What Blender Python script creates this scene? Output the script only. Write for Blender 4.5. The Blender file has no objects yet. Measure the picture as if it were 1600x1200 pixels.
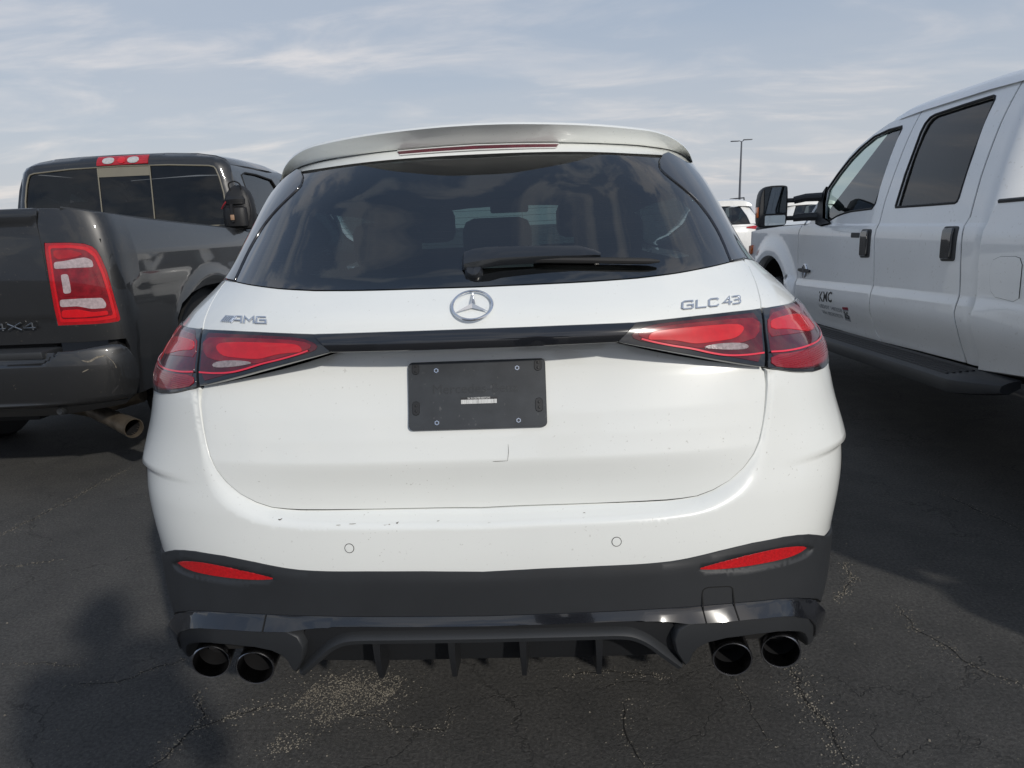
import bpy, bmesh, math, random, json
import numpy as np
from mathutils import Vector, Matrix
from mathutils.geometry import delaunay_2d_cdt
R = math.radians
random.seed(7)
sc = bpy.context.scene
COL = sc.collection

# ------------------------------------------------------------ camera
def cam_axes(p, r, y):
    f = np.array([math.sin(y)*math.cos(p), math.cos(y)*math.cos(p), -math.sin(p)])
    a = np.array([math.cos(y), -math.sin(y), 0.0]); u = np.cross(a, f)
    return math.cos(r)*a+math.sin(r)*u, -math.sin(r)*a+math.cos(r)*u, f
_r, _u, _f = cam_axes(R(12.6), R(-2.41), R(-2.29))
cd = bpy.data.cameras.new('camera'); cam = bpy.data.objects.new('camera', cd); COL.objects.link(cam)
cam.matrix_world = Matrix(((_r[0], _u[0], -_f[0], 0.142), (_r[1], _u[1], -_f[1], -1.49), (_r[2], _u[2], -_f[2], 1.36), (0, 0, 0, 1)))
cd.sensor_width = 36.0; cd.lens = 1110/1600*36.0; cd.clip_start = 0.02; cd.clip_end = 4000
sc.camera = cam

# ------------------------------------------------------------ world, sun, exposure
SUN_EL, SUN_AZ = 28.0, 32.0          # azimuth: the sun stands behind the camera, to its right
to_sun = Vector((math.sin(R(SUN_AZ))*math.cos(R(SUN_EL)), -math.cos(R(SUN_AZ))*math.cos(R(SUN_EL)), math.sin(R(SUN_EL))))
sd = bpy.data.lights.new('sun', 'SUN'); so = bpy.data.objects.new('sun', sd); COL.objects.link(so)
sd.energy = 2.3; sd.angle = R(1.6); sd.color = (1.0, 0.955, 0.88)
so.rotation_euler = to_sun.to_track_quat('Z', 'Y').to_euler(); so.location = (6, -10, 8)
w = bpy.data.worlds.new('World'); sc.world = w; w.use_nodes = True
nt = w.node_tree; N = nt.nodes; L = nt.links; N.clear()
def nd(nt, t, **k):
    n = nt.nodes.new(t)
    for a, b in k.items():
        if a == 'inp':
            for i, v in b.items(): n.inputs[i].default_value = v
        else: setattr(n, a, b)
    return n
sky = nd(nt, 'ShaderNodeTexSky', sky_type='NISHITA', sun_disc=False, sun_elevation=R(SUN_EL), sun_rotation=R(180-SUN_AZ), dust_density=2.5, air_density=1.2)
tc = nd(nt, 'ShaderNodeTexCoord'); sp = nd(nt, 'ShaderNodeSeparateXYZ'); L.new(tc.outputs['Generated'], sp.inputs[0])
zz = nd(nt, 'ShaderNodeMath', operation='MAXIMUM', inp={1: 0.0}); L.new(sp.outputs['Z'], zz.inputs[0])
za = nd(nt, 'ShaderNodeMath', operation='ADD', inp={1: 0.16}); L.new(zz.outputs[0], za.inputs[0])
dv = nd(nt, 'ShaderNodeVectorMath', operation='DIVIDE'); cb = nd(nt, 'ShaderNodeCombineXYZ', inp={2: 1.0})
L.new(za.outputs[0], cb.inputs[0]); L.new(za.outputs[0], cb.inputs[1]); L.new(tc.outputs['Generated'], dv.inputs[0]); L.new(cb.outputs[0], dv.inputs[1])
mp = nd(nt, 'ShaderNodeMapping'); mp.inputs['Rotation'].default_value = (0, 0, R(25)); mp.inputs['Scale'].default_value = (0.55, 1.05, 0.0); mp.inputs['Location'].default_value = (1.3, 0.4, 0)
L.new(dv.outputs[0], mp.inputs[0])
n1 = nd(nt, 'ShaderNodeTexNoise', inp={'Scale': 0.75, 'Detail': 8.0, 'Roughness': 0.52, 'Distortion': 0.3}); L.new(mp.outputs[0], n1.inputs['Vector'])
n2 = nd(nt, 'ShaderNodeTexNoise', inp={'Scale': 2.6, 'Detail': 9.0, 'Roughness': 0.58, 'Distortion': 0.45}); L.new(mp.outputs[0], n2.inputs['Vector'])
r1 = nd(nt, 'ShaderNodeMapRange', interpolation_type='SMOOTHSTEP', inp={1: 0.40, 2: 0.62, 3: 0.25, 4: 1.0}); L.new(n1.outputs['Fac'], r1.inputs[0])
r2 = nd(nt, 'ShaderNodeMapRange', interpolation_type='SMOOTHSTEP', inp={1: 0.43, 2: 0.74, 3: 0.0, 4: 1.0}); L.new(n2.outputs['Fac'], r2.inputs[0])
mul = nd(nt, 'ShaderNodeMath', operation='MULTIPLY'); L.new(r1.outputs[0], mul.inputs[0]); L.new(r2.outputs[0], mul.inputs[1])
hz1 = nd(nt, 'ShaderNodeMapRange', interpolation_type='SMOOTHSTEP', inp={1: 0.0, 2: 0.30, 3: 1.0, 4: 0.0}); L.new(sp.outputs['Z'], hz1.inputs[0])
base = nd(nt, 'ShaderNodeMix', data_type='RGBA', inp={6: (3.35, 4.05, 5.15, 1), 7: (5.1, 5.45, 6.0, 1)}); L.new(hz1.outputs[0], base.inputs[0])
n3 = nd(nt, 'ShaderNodeMapRange', interpolation_type='SMOOTHSTEP', inp={1: 0.33, 2: 0.66, 3: 0.0, 4: 0.55}); L.new(n1.outputs['Fac'], n3.inputs[0])
veil = nd(nt, 'ShaderNodeMix', data_type='RGBA', inp={7: (5.0, 5.2, 5.7, 1)}); L.new(n3.outputs[0], veil.inputs[0]); L.new(base.outputs[2], veil.inputs[6])
shade = nd(nt, 'ShaderNodeMix', data_type='RGBA', inp={7: (7.4, 7.0, 6.9, 1)}); L.new(mul.outputs[0], shade.inputs[0]); L.new(veil.outputs[2], shade.inputs[6])
bk1 = nd(nt, 'ShaderNodeMapRange', inp={1: 0.72, 2: 0.30, 3: 0.0, 4: 1.0}); L.new(sp.outputs['Y'], bk1.inputs[0])
bk2 = nd(nt, 'ShaderNodeTexNoise', inp={'Scale': 4.2, 'Detail': 7.0, 'Roughness': 0.55, 'Distortion': 0.9}); L.new(tc.outputs['Generated'], bk2.inputs['Vector'])
bk3 = nd(nt, 'ShaderNodeMapRange', inp={1: 0.55, 2: 0.47, 3: 0.0, 4: 0.72}); L.new(bk2.outputs['Fac'], bk3.inputs[0])
bk4 = nd(nt, 'ShaderNodeMath', operation='MULTIPLY'); L.new(bk1.outputs[0], bk4.inputs[0]); L.new(bk3.outputs[0], bk4.inputs[1])
deep = nd(nt, 'ShaderNodeMix', data_type='RGBA', inp={7: (1.3, 2.1, 3.6, 1)}); L.new(bk4.outputs[0], deep.inputs[0]); L.new(shade.outputs[2], deep.inputs[6])
mixs = nd(nt, 'ShaderNodeMix', data_type='RGBA', inp={0: 0.88}); L.new(sky.outputs[0], mixs.inputs[6]); L.new(deep.outputs[2], mixs.inputs[7])
bg = nd(nt, 'ShaderNodeBackground', inp={1: 0.105}); L.new(mixs.outputs[2], bg.inputs[0])
ow = nd(nt, 'ShaderNodeOutputWorld'); L.new(bg.outputs[0], ow.inputs[0])
sc.view_settings.view_transform = 'Standard'; sc.view_settings.look = 'None'; sc.view_settings.gamma = 1.0; sc.view_settings.exposure = 0.07

# ------------------------------------------------------------ materials
MATS = {}
def mat(name, col, rough=0.5, metal=0.0, coat=0.0, spec=0.5, bump=None, var=None, coat_rough=0.03, alpha=None):
    m = bpy.data.materials.new(name); m.use_nodes = True; t = m.node_tree; b = t.nodes['Principled BSDF']
    b.inputs['Base Color'].default_value = (*col, 1); b.inputs['Roughness'].default_value = rough
    b.inputs['Metallic'].default_value = metal; b.inputs['Coat Weight'].default_value = coat
    b.inputs['Coat Roughness'].default_value = coat_rough; b.inputs['Specular IOR Level'].default_value = spec
    c = nd(t, 'ShaderNodeTexCoord')
    sc_, am = var or (9.0, 0.06)
    n = nd(t, 'ShaderNodeTexNoise', inp={'Scale': sc_, 'Detail': 6.0, 'Roughness': 0.6}); t.links.new(c.outputs['Object'], n.inputs['Vector'])
    mr = nd(t, 'ShaderNodeMapRange', inp={1: 0.3, 2: 0.7, 3: 1-am, 4: 1+am}); t.links.new(n.outputs['Fac'], mr.inputs[0])
    mx = nd(t, 'ShaderNodeMix', data_type='RGBA', blend_type='MULTIPLY', inp={0: 1.0, 6: (*col, 1)}); t.links.new(mr.outputs[0], mx.inputs[7])
    t.links.new(mx.outputs[2], b.inputs['Base Color'])
    if bump:
        n2 = nd(t, 'ShaderNodeTexNoise', inp={'Scale': bump[0], 'Detail': 4.0}); t.links.new(c.outputs['Object'], n2.inputs['Vector'])
        bp = nd(t, 'ShaderNodeBump', inp={'Strength': bump[1], 'Distance': bump[2]}); t.links.new(n2.outputs['Fac'], bp.inputs['Height'])
        t.links.new(bp.outputs[0], b.inputs['Normal'])
    MATS[name] = m; return m
def speckle(m, col, scale=140.0, thr=0.74, amt=0.5):
    """fine dust and dirt specks on paint"""
    t = m.node_tree; b = t.nodes['Principled BSDF']; src = b.inputs['Base Color'].links[0].from_socket
    c = nd(t, 'ShaderNodeTexCoord'); n = nd(t, 'ShaderNodeTexNoise', inp={'Scale': scale, 'Detail': 2.0, 'Roughness': 0.4}); t.links.new(c.outputs['Object'], n.inputs['Vector'])
    k = nd(t, 'ShaderNodeTexNoise', inp={'Scale': 6.0, 'Detail': 3.0}); t.links.new(c.outputs['Object'], k.inputs['Vector'])
    a = nd(t, 'ShaderNodeMapRange', inp={1: thr, 2: thr+.05, 3: 0.0, 4: amt}); t.links.new(n.outputs['Fac'], a.inputs[0])
    d = nd(t, 'ShaderNodeMapRange', inp={1: 0.42, 2: 0.62, 3: 0.15, 4: 1.0}); t.links.new(k.outputs['Fac'], d.inputs[0])
    e = nd(t, 'ShaderNodeMath', operation='MULTIPLY'); t.links.new(a.outputs[0], e.inputs[0]); t.links.new(d.outputs[0], e.inputs[1])
    x = nd(t, 'ShaderNodeMix', data_type='RGBA', inp={7: (*col, 1)}); t.links.new(e.outputs[0], x.inputs[0]); t.links.new(src, x.inputs[6])
    t.links.new(x.outputs[2], b.inputs['Base Color'])
def glass(name, tint, transp, refl=1.0, rough=0.0, boost=1.5):
    m = bpy.data.materials.new(name); m.use_nodes = True; t = m.node_tree; t.nodes.clear()
    o = nd(t, 'ShaderNodeOutputMaterial'); mx = nd(t, 'ShaderNodeMixShader'); fr = nd(t, 'ShaderNodeFresnel', inp={0: 1.52})
    tr = nd(t, 'ShaderNodeBsdfTransparent', inp={0: (*[v*transp for v in tint], 1)}); gl = nd(t, 'ShaderNodeBsdfGlossy', inp={0: (refl, refl, refl, 1), 1: rough})
    c = nd(t, 'ShaderNodeTexCoord'); n = nd(t, 'ShaderNodeTexNoise', inp={'Scale': 5.0, 'Detail': 5.0}); t.links.new(c.outputs['Object'], n.inputs['Vector'])
    mr = nd(t, 'ShaderNodeMapRange', inp={1: 0.35, 2: 0.75, 3: 0.002, 4: 0.013}); t.links.new(n.outputs['Fac'], mr.inputs[0])
    df = nd(t, 'ShaderNodeBsdfDiffuse', inp={0: (0.55, 0.56, 0.55, 1)}); m2 = nd(t, 'ShaderNodeMixShader')   # a film of dust
    ad = nd(t, 'ShaderNodeMath', operation='MULTIPLY', inp={1: boost}); t.links.new(fr.outputs[0], ad.inputs[0])
    t.links.new(ad.outputs[0], mx.inputs[0]); t.links.new(tr.outputs[0], mx.inputs[1]); t.links.new(gl.outputs[0], mx.inputs[2])
    t.links.new(mr.outputs[0], m2.inputs[0]); t.links.new(mx.outputs[0], m2.inputs[1]); t.links.new(df.outputs[0], m2.inputs[2])
    t.links.new(m2.outputs[0], o.inputs[0]); MATS[name] = m; return m
WHITE = mat('white_paint', (0.80, 0.815, 0.79), 0.28, 0, 0.9, var=(3, 0.015)); speckle(WHITE, (0.26, 0.23, 0.19), 150, .70, .38)
WHITE2 = mat('white_truck_paint', (0.84, 0.845, 0.84), 0.30, 0, 0.9, var=(2, 0.03)); speckle(WHITE2, (0.42, 0.38, 0.32), 60, .66, .35)
WHITE3 = mat('white_far_paint', (0.78, 0.78, 0.76), 0.3, 0, 0.8)
DARKP = mat('dark_grey_metallic_paint', (0.0125, 0.0128, 0.0135), 0.40, 0.05, 1.0, var=(5, 0.12)); speckle(DARKP, (0.16, 0.14, 0.11), 70, .70, .35)
GLOSSB = mat('gloss_black_trim', (0.012, 0.013, 0.016), 0.12, 0, 1.0)
SATIN = mat('satin_black_trim', (0.014, 0.016, 0.020), 0.28, 0, 0.5)
CLAD = mat('black_textured_plastic', (0.022, 0.024, 0.027), 0.52, 0, 0, bump=(900, 0.25, 0.0006), var=(5, 0.12))
DIFF = mat('black_diffuser_plastic', (0.014, 0.015, 0.017), 0.45, 0, 0, bump=(900, 0.2, 0.0005))
RUB = mat('black_rubber', (0.012, 0.012, 0.013), 0.7)
GAP = mat('dark_gap', (0.006, 0.006, 0.006), 0.9)
PLATEM = mat('grey_black_plate_plastic', (0.033, 0.037, 0.042), 0.42, 0, 0, bump=(300, 0.12, 0.0006), var=(18, 0.22)); speckle(PLATEM, (0.15, 0.15, 0.15), 90, .68, .4)
EMBOSS = mat('embossed_plate_plastic', (0.026, 0.029, 0.033), 0.5)
CHROME = mat('chrome', (0.74, 0.76, 0.80), 0.16, 0.9, var=(60, 0.05))
SILVER = mat('silver_lettering', (0.66, 0.69, 0.74), 0.30, 0.85, var=(60, 0.05))
EXH = mat('black_chrome_exhaust', (0.16, 0.16, 0.17), 0.25, 1.0)
PIPEIN = mat('dark_pipe_inside', (0.010, 0.010, 0.011), 0.9, spec=0.2)  # inside of the exhaust pipes, near-black throughout
RUSTY = mat('weathered_steel', (0.20, 0.165, 0.125), 0.5, 0.75, var=(14, 0.35))
LENSD = mat('smoked_red_lens', (0.080, 0.003, 0.008), 0.15, 0, 1.0, var=(26, 0.45))
LENSM = mat('maroon_lens', (0.20, 0.003, 0.009), 0.15, 0, 1.0, var=(30, 0.35))
LENSR = mat('bright_red_lens', (0.60, 0.003, 0.008), 0.25, 0, 1.0, var=(40, 0.1))
LENSG = mat('red_grid_lens', (0.26, 0.005, 0.014), 0.2, 0, 1.0)
CLEARL = mat('clear_lens', (0.32, 0.26, 0.26), 0.15, 0.1, 1.0, bump=(260, 0.5, 0.002), var=(120, 0.35))
PINKW = mat('pink_white_lens', (0.46, 0.37, 0.38), 0.2, 0.1, 1.0, bump=(200, 0.4, 0.002), var=(60, 0.25))
CLEARW = mat('pale_clear_lens', (0.50, 0.50, 0.49), 0.2, 0.1, 1.0, bump=(200, 0.4, 0.002), var=(60, 0.2))
LINER = mat('bright_red_line', (0.80, 0.02, 0.05), 0.3, 0, 1.0)
REFL = mat('red_reflector', (0.52, 0.008, 0.012), 0.25, 0, 1.0, bump=(420, 0.6, 0.0015), var=(160, 0.22))
STOPM = mat('dark_red_stop_lens', (0.10, 0.012, 0.022), 0.2, 0, 1.0, var=(40, 0.3))
AMBER = mat('amber_lens', (0.75, 0.16, 0.02), 0.25, 0, 1.0)
REDRIM = mat('deep_red_lens', (0.38, 0.003, 0.007), 0.2, 0, 1.0, var=(25, 0.2))
SEAT = mat('dark_seat_cloth', (0.018, 0.019, 0.021), 0.8)
LINING = mat('dark_headlining', (0.05, 0.05, 0.05), 0.9)
GREYL = mat('light_interior_plastic', (0.25, 0.25, 0.24), 0.7)
ALLOY = mat('grey_alloy', (0.35, 0.36, 0.37), 0.3, 1.0)
STICK = mat('white_sticker', (0.72, 0.73, 0.72), 0.6)
DECAL = mat('black_decal', (0.02, 0.02, 0.022), 0.5)
DECALG = mat('grey_decal', (0.30, 0.31, 0.33), 0.5)
DECALR = mat('dull_red_decal', (0.28, 0.02, 0.04), 0.5)
TAN = mat('tan_slider_frame', (0.20, 0.185, 0.145), 0.45)
MIRG = mat('mirror_glass', (0.16, 0.18, 0.20), 0.03, 1.0, var=(2, 0.02))
MIRW = mat('wide_mirror_glass', (0.65, 0.68, 0.66), 0.04, 1.0)
POLE = mat('grey_pole_metal', (0.12, 0.13, 0.15), 0.5, 0.3)
NYLON = mat('black_nylon', (0.012, 0.012, 0.013), 0.5, bump=(140, 0.5, 0.003))
BUCK = mat('tan_buckle', (0.35, 0.22, 0.14), 0.4)
REDST = mat('dark_red_strap', (0.30, 0.02, 0.03), 0.6)
SCR = mat('scraped_paint', (0.16, 0.14, 0.11), 0.7, var=(120, 0.5))
SCRD = mat('dark_scuff', (0.10, 0.09, 0.08), 0.7, var=(160, 0.6))
GTINT = glass('privacy_glass', (0.80, 0.95, 0.92), 0.16)
GREAR = glass('tinted_rear_glass', (0.72, 0.95, 0.95), 0.27, boost=2.1)
GCLEAR = glass('clear_window_glass', (0.78, 0.98, 0.93), 0.62)
GDARK = glass('dark_privacy_glass', (0.9, 0.9, 0.9), 0.24, boost=1.05)

# ------------------------------------------------------------ scene helpers
def link(o, parent=None):
    COL.objects.link(o)
    if parent is not None: o.parent = parent
    return o
def thing(name, label, cat, loc=(0, 0, 0), group=None):
    o = bpy.data.objects.new(name, None); COL.objects.link(o); o.location = loc; o.empty_display_size = 0.2
    o['label'] = label; o['category'] = cat
    if group: o['group'] = group
    return o
def obj(name, vs, fs, m, parent=None, smooth=True, sharp=None, mats=None, mi=None, nrm=None):
    me = bpy.data.meshes.new(name); 
    root = parent
    while root is not None and root.parent is not None: root = root.parent
    base = root.location.copy() if root is not None and root.type == 'EMPTY' else Vector((0, 0, 0))
    me.from_pydata([Vector(v)-base for v in vs], [], [tuple(int(i) for i in f) for f in fs])
    for mm in (mats or [m]): me.materials.append(mm)
    if mi is not None: me.polygons.foreach_set('material_index', mi)
    me.polygons.foreach_set('use_smooth', [smooth]*len(me.polygons))
    if nrm is None: me.validate()
    me.update()
    if nrm is not None: me.normals_split_custom_set_from_vertices([tuple(float(c) for c in n) for n in nrm])
    elif sharp is not None and smooth: 
        try: me.set_sharp_from_angle(angle=R(sharp))
        except Exception: pass
    return link(bpy.data.objects.new(name, me), parent)
class MB:
    """collects shapes that belong to ONE mesh"""
    def __init__(s): s.v = []; s.f = []
    def add(s, vs, fs):
        o = len(s.v); s.v += [tuple(float(c) for c in v) for v in vs]; s.f += [tuple(i+o for i in f) for f in fs]; return s
    def box(s, a, b, M=None, bev=0.0):
        x0, y0, z0 = a; x1, y1, z1 = b
        if bev > 0:
            bm = bmesh.new(); bmesh.ops.create_cube(bm, size=1.0)
            for v in bm.verts: v.co = Vector(((x0+x1)/2+v.co.x*(x1-x0), (y0+y1)/2+v.co.y*(y1-y0), (z0+z1)/2+v.co.z*(z1-z0)))
            bmesh.ops.bevel(bm, geom=bm.edges[:], offset=bev, segments=2, affect='EDGES', profile=0.5)
            bm.verts.index_update(); vs = [v.co.copy() for v in bm.verts]; fs = [[v.index for v in f.verts] for f in bm.faces]; bm.free()
        else:
            vs = [Vector(p) for p in ((x0,y0,z0),(x1,y0,z0),(x1,y1,z0),(x0,y1,z0),(x0,y0,z1),(x1,y0,z1),(x1,y1,z1),(x0,y1,z1))]
            fs = [(0,3,2,1),(4,5,6,7),(0,1,5,4),(1,2,6,5),(2,3,7,6),(3,0,4,7)]
        if M is not None: vs = [M @ v for v in vs]
        return s.add(vs, fs)
    def tube(s, pts, r, n=10, cap=True, close=False):
        pts = [Vector(p) for p in pts]; rs = r if isinstance(r, (list, tuple)) else [r]*len(pts)
        vs = []; fs = []; m = len(pts); prev = None
        for i, p in enumerate(pts):
            a = pts[(i-1) % m] if (i > 0 or close) else p; b = pts[(i+1) % m] if (i < m-1 or close) else p
            t = (b-a).normalized()
            if prev is None: u = t.orthogonal().normalized()
            else: u = (prev-t*prev.dot(t)).normalized()
            prev = u; wv = t.cross(u)
            for k in range(n):
                an = 2*math.pi*k/n; vs.append(p+(u*math.cos(an)+wv*math.sin(an))*rs[i])
        for i in range(m if close else m-1):
            j = (i+1) % m
            for k in range(n): fs.append((i*n+k, i*n+(k+1) % n, j*n+(k+1) % n, j*n+k))
        if cap and not close: fs.append(tuple(range(n-1, -1, -1))); fs.append(tuple((m-1)*n+k for k in range(n)))
        return s.add(vs, fs)
    def loft(s, rows, close=False, cap=False):
        m = len(rows[0]); vs = [v for r in rows for v in r]; fs = []
        for i in range(len(rows)-1):
            for k in range(m if close else m-1): fs.append((i*m+k, i*m+(k+1) % m, (i+1)*m+(k+1) % m, (i+1)*m+k))
        if cap: fs.append(tuple(range(m-1, -1, -1))); fs.append(tuple((len(rows)-1)*m+k for k in range(m)))
        return s.add(vs, fs)
    def lathe(s, prof, M, n=32):
        """prof: (radius, axial) list round local X of matrix M"""
        rows = [[M @ Vector((ax, r*math.cos(2*math.pi*k/n), r*math.sin(2*math.pi*k/n))) for k in range(n)] for r, ax in prof]
        return s.loft(rows, close=True)
    def obj(s, name, m, parent=None, smooth=True, sharp=35): return obj(name, s.v, s.f, m, parent, smooth, sharp)

# ------------------------------------------------------------ curved panels cut exactly to an outline
def pchip(x, y):
    x = np.array(x, float); y = np.array(y, float); h = np.diff(x); d = np.diff(y)/h
    m = np.zeros(len(x)); m[0] = d[0]; m[-1] = d[-1]
    for i in range(1, len(x)-1):
        if d[i-1]*d[i] > 0:
            w1 = 2*h[i]+h[i-1]; w2 = h[i]+2*h[i-1]; m[i] = (w1+w2)/(w1/d[i-1]+w2/d[i])
    def f(t):
        t = np.clip(t, x[0], x[-1]); i = np.clip(np.searchsorted(x, t)-1, 0, len(x)-2); s = (t-x[i])/h[i]
        return ((1+2*s)*(1-s)**2)*y[i]+s*(1-s)**2*h[i]*m[i]+s*s*(3-2*s)*y[i+1]+s*s*(s-1)*h[i]*m[i+1]
    return f
def inside(P, poly):
    x, y = P[:, 0], P[:, 1]; r = np.zeros(len(P), bool); n = len(poly)
    for i in range(n):
        x0, y0 = poly[i]; x1, y1 = poly[(i+1) % n]
        c = ((y0 > y) != (y1 > y)) & (x < (x1-x0)*(y-y0)/((y1-y0) if y1 != y0 else 1e-12)+x0); r ^= c
    return r
def dist_pl(P, pl, close=False):
    pl = np.asarray(pl, float); A = pl; B = np.roll(pl, -1, 0)
    if not close: A = pl[:-1]; B = pl[1:]
    best = np.full(len(P), 1e9)
    for a, b in zip(A, B):
        ab = b-a; t = np.clip(((P-a)@ab)/max(ab@ab, 1e-12), 0, 1); best = np.minimum(best, np.linalg.norm(P-(a+t[:, None]*ab), axis=1))
    return best
def smooth_poly(pts, it=1):
    """Chaikin on a closed outline (keeps it soft)"""
    p = [tuple(a) for a in pts]
    for _ in range(it):
        q = []
        for i in range(len(p)):
            a, b = p[i], p[(i+1) % len(p)]; q += [(a[0]*.75+b[0]*.25, a[1]*.75+b[1]*.25), (a[0]*.25+b[0]*.75, a[1]*.25+b[1]*.75)]
        p = q
    return p
def round_corners(P, r, n=4):
    out = []; m = len(P)
    for i in range(m):
        p, a, b = P[i], P[i-1], P[(i+1) % m]; da, db = a-p, b-p; la, lb = np.linalg.norm(da), np.linalg.norm(db)
        if la < 1e-9 or lb < 1e-9: continue
        ka, kb = min(r, .45*la)/la, min(r, .45*lb)/lb
        for k in range(n+1): t = k/n; out.append((1-t)**2*(p+da*ka)+2*t*(1-t)*p+t*t*(p+db*kb))
    return np.array(out)
def patch(name, F, su, poly, m, parent, off=0.0, relief=None, thick=0.012, res=0.014, lines=(), cham=0.0012, holes=(), nstep=.0035, rnd=0):
    """F(u,v)->(pos, normal) arrays; su metres per unit of u. The outline is followed exactly; edges are folded in by `thick`."""
    P = np.array([(a*su, b) for a, b in poly], float)
    if rnd: P = round_corners(P, rnd)
    area = 0.5*np.sum(P[:, 0]*np.roll(P[:, 1], -1)-np.roll(P[:, 0], -1)*P[:, 1])
    if area < 0: P = P[::-1]
    bd = []
    for i in range(len(P)):
        a, b = P[i], P[(i+1) % len(P)]; n = max(1, int(np.linalg.norm(b-a)/res))
        if np.linalg.norm(b-a) < 1e-6: continue
        for k in range(n): bd.append(a+(b-a)*k/n)
    bd = np.array(bd); nb = len(bd)
    lo, hi = bd.min(0), bd.max(0)
    gx, gy = np.arange(lo[0]+res/2, hi[0], res), np.arange(lo[1]+res/2, hi[1], res)
    G = np.array([(x+(0.5*res if j % 2 else 0), y) for j, y in enumerate(gy) for x in gx]) if len(gx) and len(gy) else np.zeros((0, 2))
    extra = []
    for ln in lines:
        q = np.array([(a*su, b) for a, b in ln], float)
        for a, b in zip(q[:-1], q[1:]):
            n = max(1, int(np.linalg.norm(b-a)/res)); extra += [a+(b-a)*k/n for k in range(n)]
    if len(G):
        G = G[inside(G, bd)]; 
        if len(G): G = G[dist_pl(G, bd, True) > res*0.45]
    hrs = []
    for hp in holes:
        Q = np.array([(a*su, b) for a, b in hp], float); hb = []
        for i in range(len(Q)):
            a, b = Q[i], Q[(i+1) % len(Q)]; n = max(1, int(np.linalg.norm(b-a)/res)); hb += [a+(b-a)*k/n for k in range(n)]
        hb = np.array(hb); hrs.append(hb)
        if len(G): G = G[~inside(G, hb)]
        if len(G): G = G[dist_pl(G, hb, True) > res*0.45]
        if extra and len(G): 
            E_ = np.array(extra); D = np.min(np.linalg.norm(G[:, None]-E_[None], axis=2), axis=1); G = G[D > res*.5]
    if extra:
        E_ = np.array(extra); E_ = E_[inside(E_, bd)]
        if len(E_): E_ = E_[dist_pl(E_, bd, True) > res*.25]
        G = np.vstack([G, E_]) if len(G) else E_
    A = np.vstack([bd]+hrs+([G] if len(G) else [])); eds = []; o_ = nb; hidx = []
    for hb in hrs:
        m_ = len(hb); eds += [(o_+i, o_+(i+1) % m_) for i in range(m_)]; hidx.append(list(range(o_, o_+m_))); o_ += m_
    vv, _, ff, ov, _, _ = delaunay_2d_cdt([Vector(p) for p in A], eds, [list(range(nb))], 1, 1e-7, True)
    C_ = np.array([np.mean([(vv[i].x, vv[i].y) for i in f], axis=0) for f in ff]); keep_ = inside(C_, bd); ff = [f for f, k in zip(ff, keep_) if k]
    if hrs:
        C_ = np.array([np.mean([(vv[i].x, vv[i].y) for i in f], axis=0) for f in ff]); kill = np.zeros(len(ff), bool)
        for hb in hrs: kill |= inside(C_, hb)
        ff = [f for f, k in zip(ff, kill) if not k]
    V2 = np.array([(v.x, v.y) for v in vv]); V2[:, 0] /= su
    pos, nor = F(V2[:, 0], V2[:, 1])
    def G_(u, v):
        p, n = F(u, v); o = off+(relief(u, v) if relief else 0.0)
        return p+n*(np.asarray(o)[..., None] if np.ndim(o) else o)
    pos = G_(V2[:, 0], V2[:, 1]); eu, ev = nstep/su, nstep
    nn_ = np.cross(G_(V2[:, 0]+eu, V2[:, 1])-G_(V2[:, 0]-eu, V2[:, 1]), G_(V2[:, 0], V2[:, 1]+ev)-G_(V2[:, 0], V2[:, 1]-ev))
    nn_ /= np.maximum(np.linalg.norm(nn_, axis=1, keepdims=True), 1e-12); nn_[np.sum(nn_*nor, 1) < 0] *= -1
    vn = [tuple(n) for n in nn_]
    # boundary ring (indices in vv of the bd points)
    mp_ = {}
    for i, src in enumerate(ov):
        for s_ in src: mp_[s_] = i
    ring = [mp_[i] for i in range(nb) if i in mp_]
    vs = [tuple(p) for p in pos]; fs = [tuple(f) for f in ff]
    # wind every face along the surface normal
    FA = np.array([pos[f[0]] for f in fs]); FB_ = np.array([pos[f[1]] for f in fs]); FC_ = np.array([pos[f[2]] for f in fs]); FN = np.array([nn_[f[0]]+nn_[f[1]]+nn_[f[2]] for f in fs])
    fl = np.sum(np.cross(FB_-FA, FC_-FA)*FN, 1) < 0; fs = [f[::-1] if k else f for f, k in zip(fs, fl)]
    rings = [(ring, 1)]+[([mp_[i] for i in h if i in mp_], -1) for h in hidx]
    for ring, sg_ in (rings if thick > 0 else ()):
        n = len(ring); rp = pos[ring]; rn = nor[ring]; tang = np.roll(rp, -1, 0)-np.roll(rp, 1, 0)
        outw = np.cross(tang, rn); outw /= np.maximum(np.linalg.norm(outw, axis=1, keepdims=True), 1e-9)
        # point away from the panel
        pp = V2[ring]*[su, 1]; ar = 0.5*np.sum(pp[:, 0]*np.roll(pp[:, 1], -1)-np.roll(pp[:, 0], -1)*pp[:, 1])
        cen = rp.mean(0); tot = np.sum((rp-cen)*outw)
        if tot*sg_ < 0: outw = -outw
        base = len(vs)
        for k, (dn, do) in enumerate(((0, 0), (-cham, cham), (-thick, cham))):
            vs += [tuple(p) for p in (rp+rn*dn+outw*do)]
            w_ = (nn_[ring]*.75+outw*.65) if k == 0 else (nn_[ring]*.35+outw) if k == 1 else outw; vn += [tuple(q) for q in w_/np.linalg.norm(w_, axis=1, keepdims=True)]
        f0 = len(fs)
        for k in range(2):
            for i in range(n):
                j = (i+1) % n; fs.append((base+k*n+i, base+k*n+j, base+(k+1)*n+j, base+(k+1)*n+i))
        wn = np.cross(np.array(vs[base+2*n])-np.array(vs[base+n]), np.array(vs[base+n+1])-np.array(vs[base+n]))
        if wn @ outw[0] > 0: fs[f0:] = [q[::-1] for q in fs[f0:]]
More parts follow.
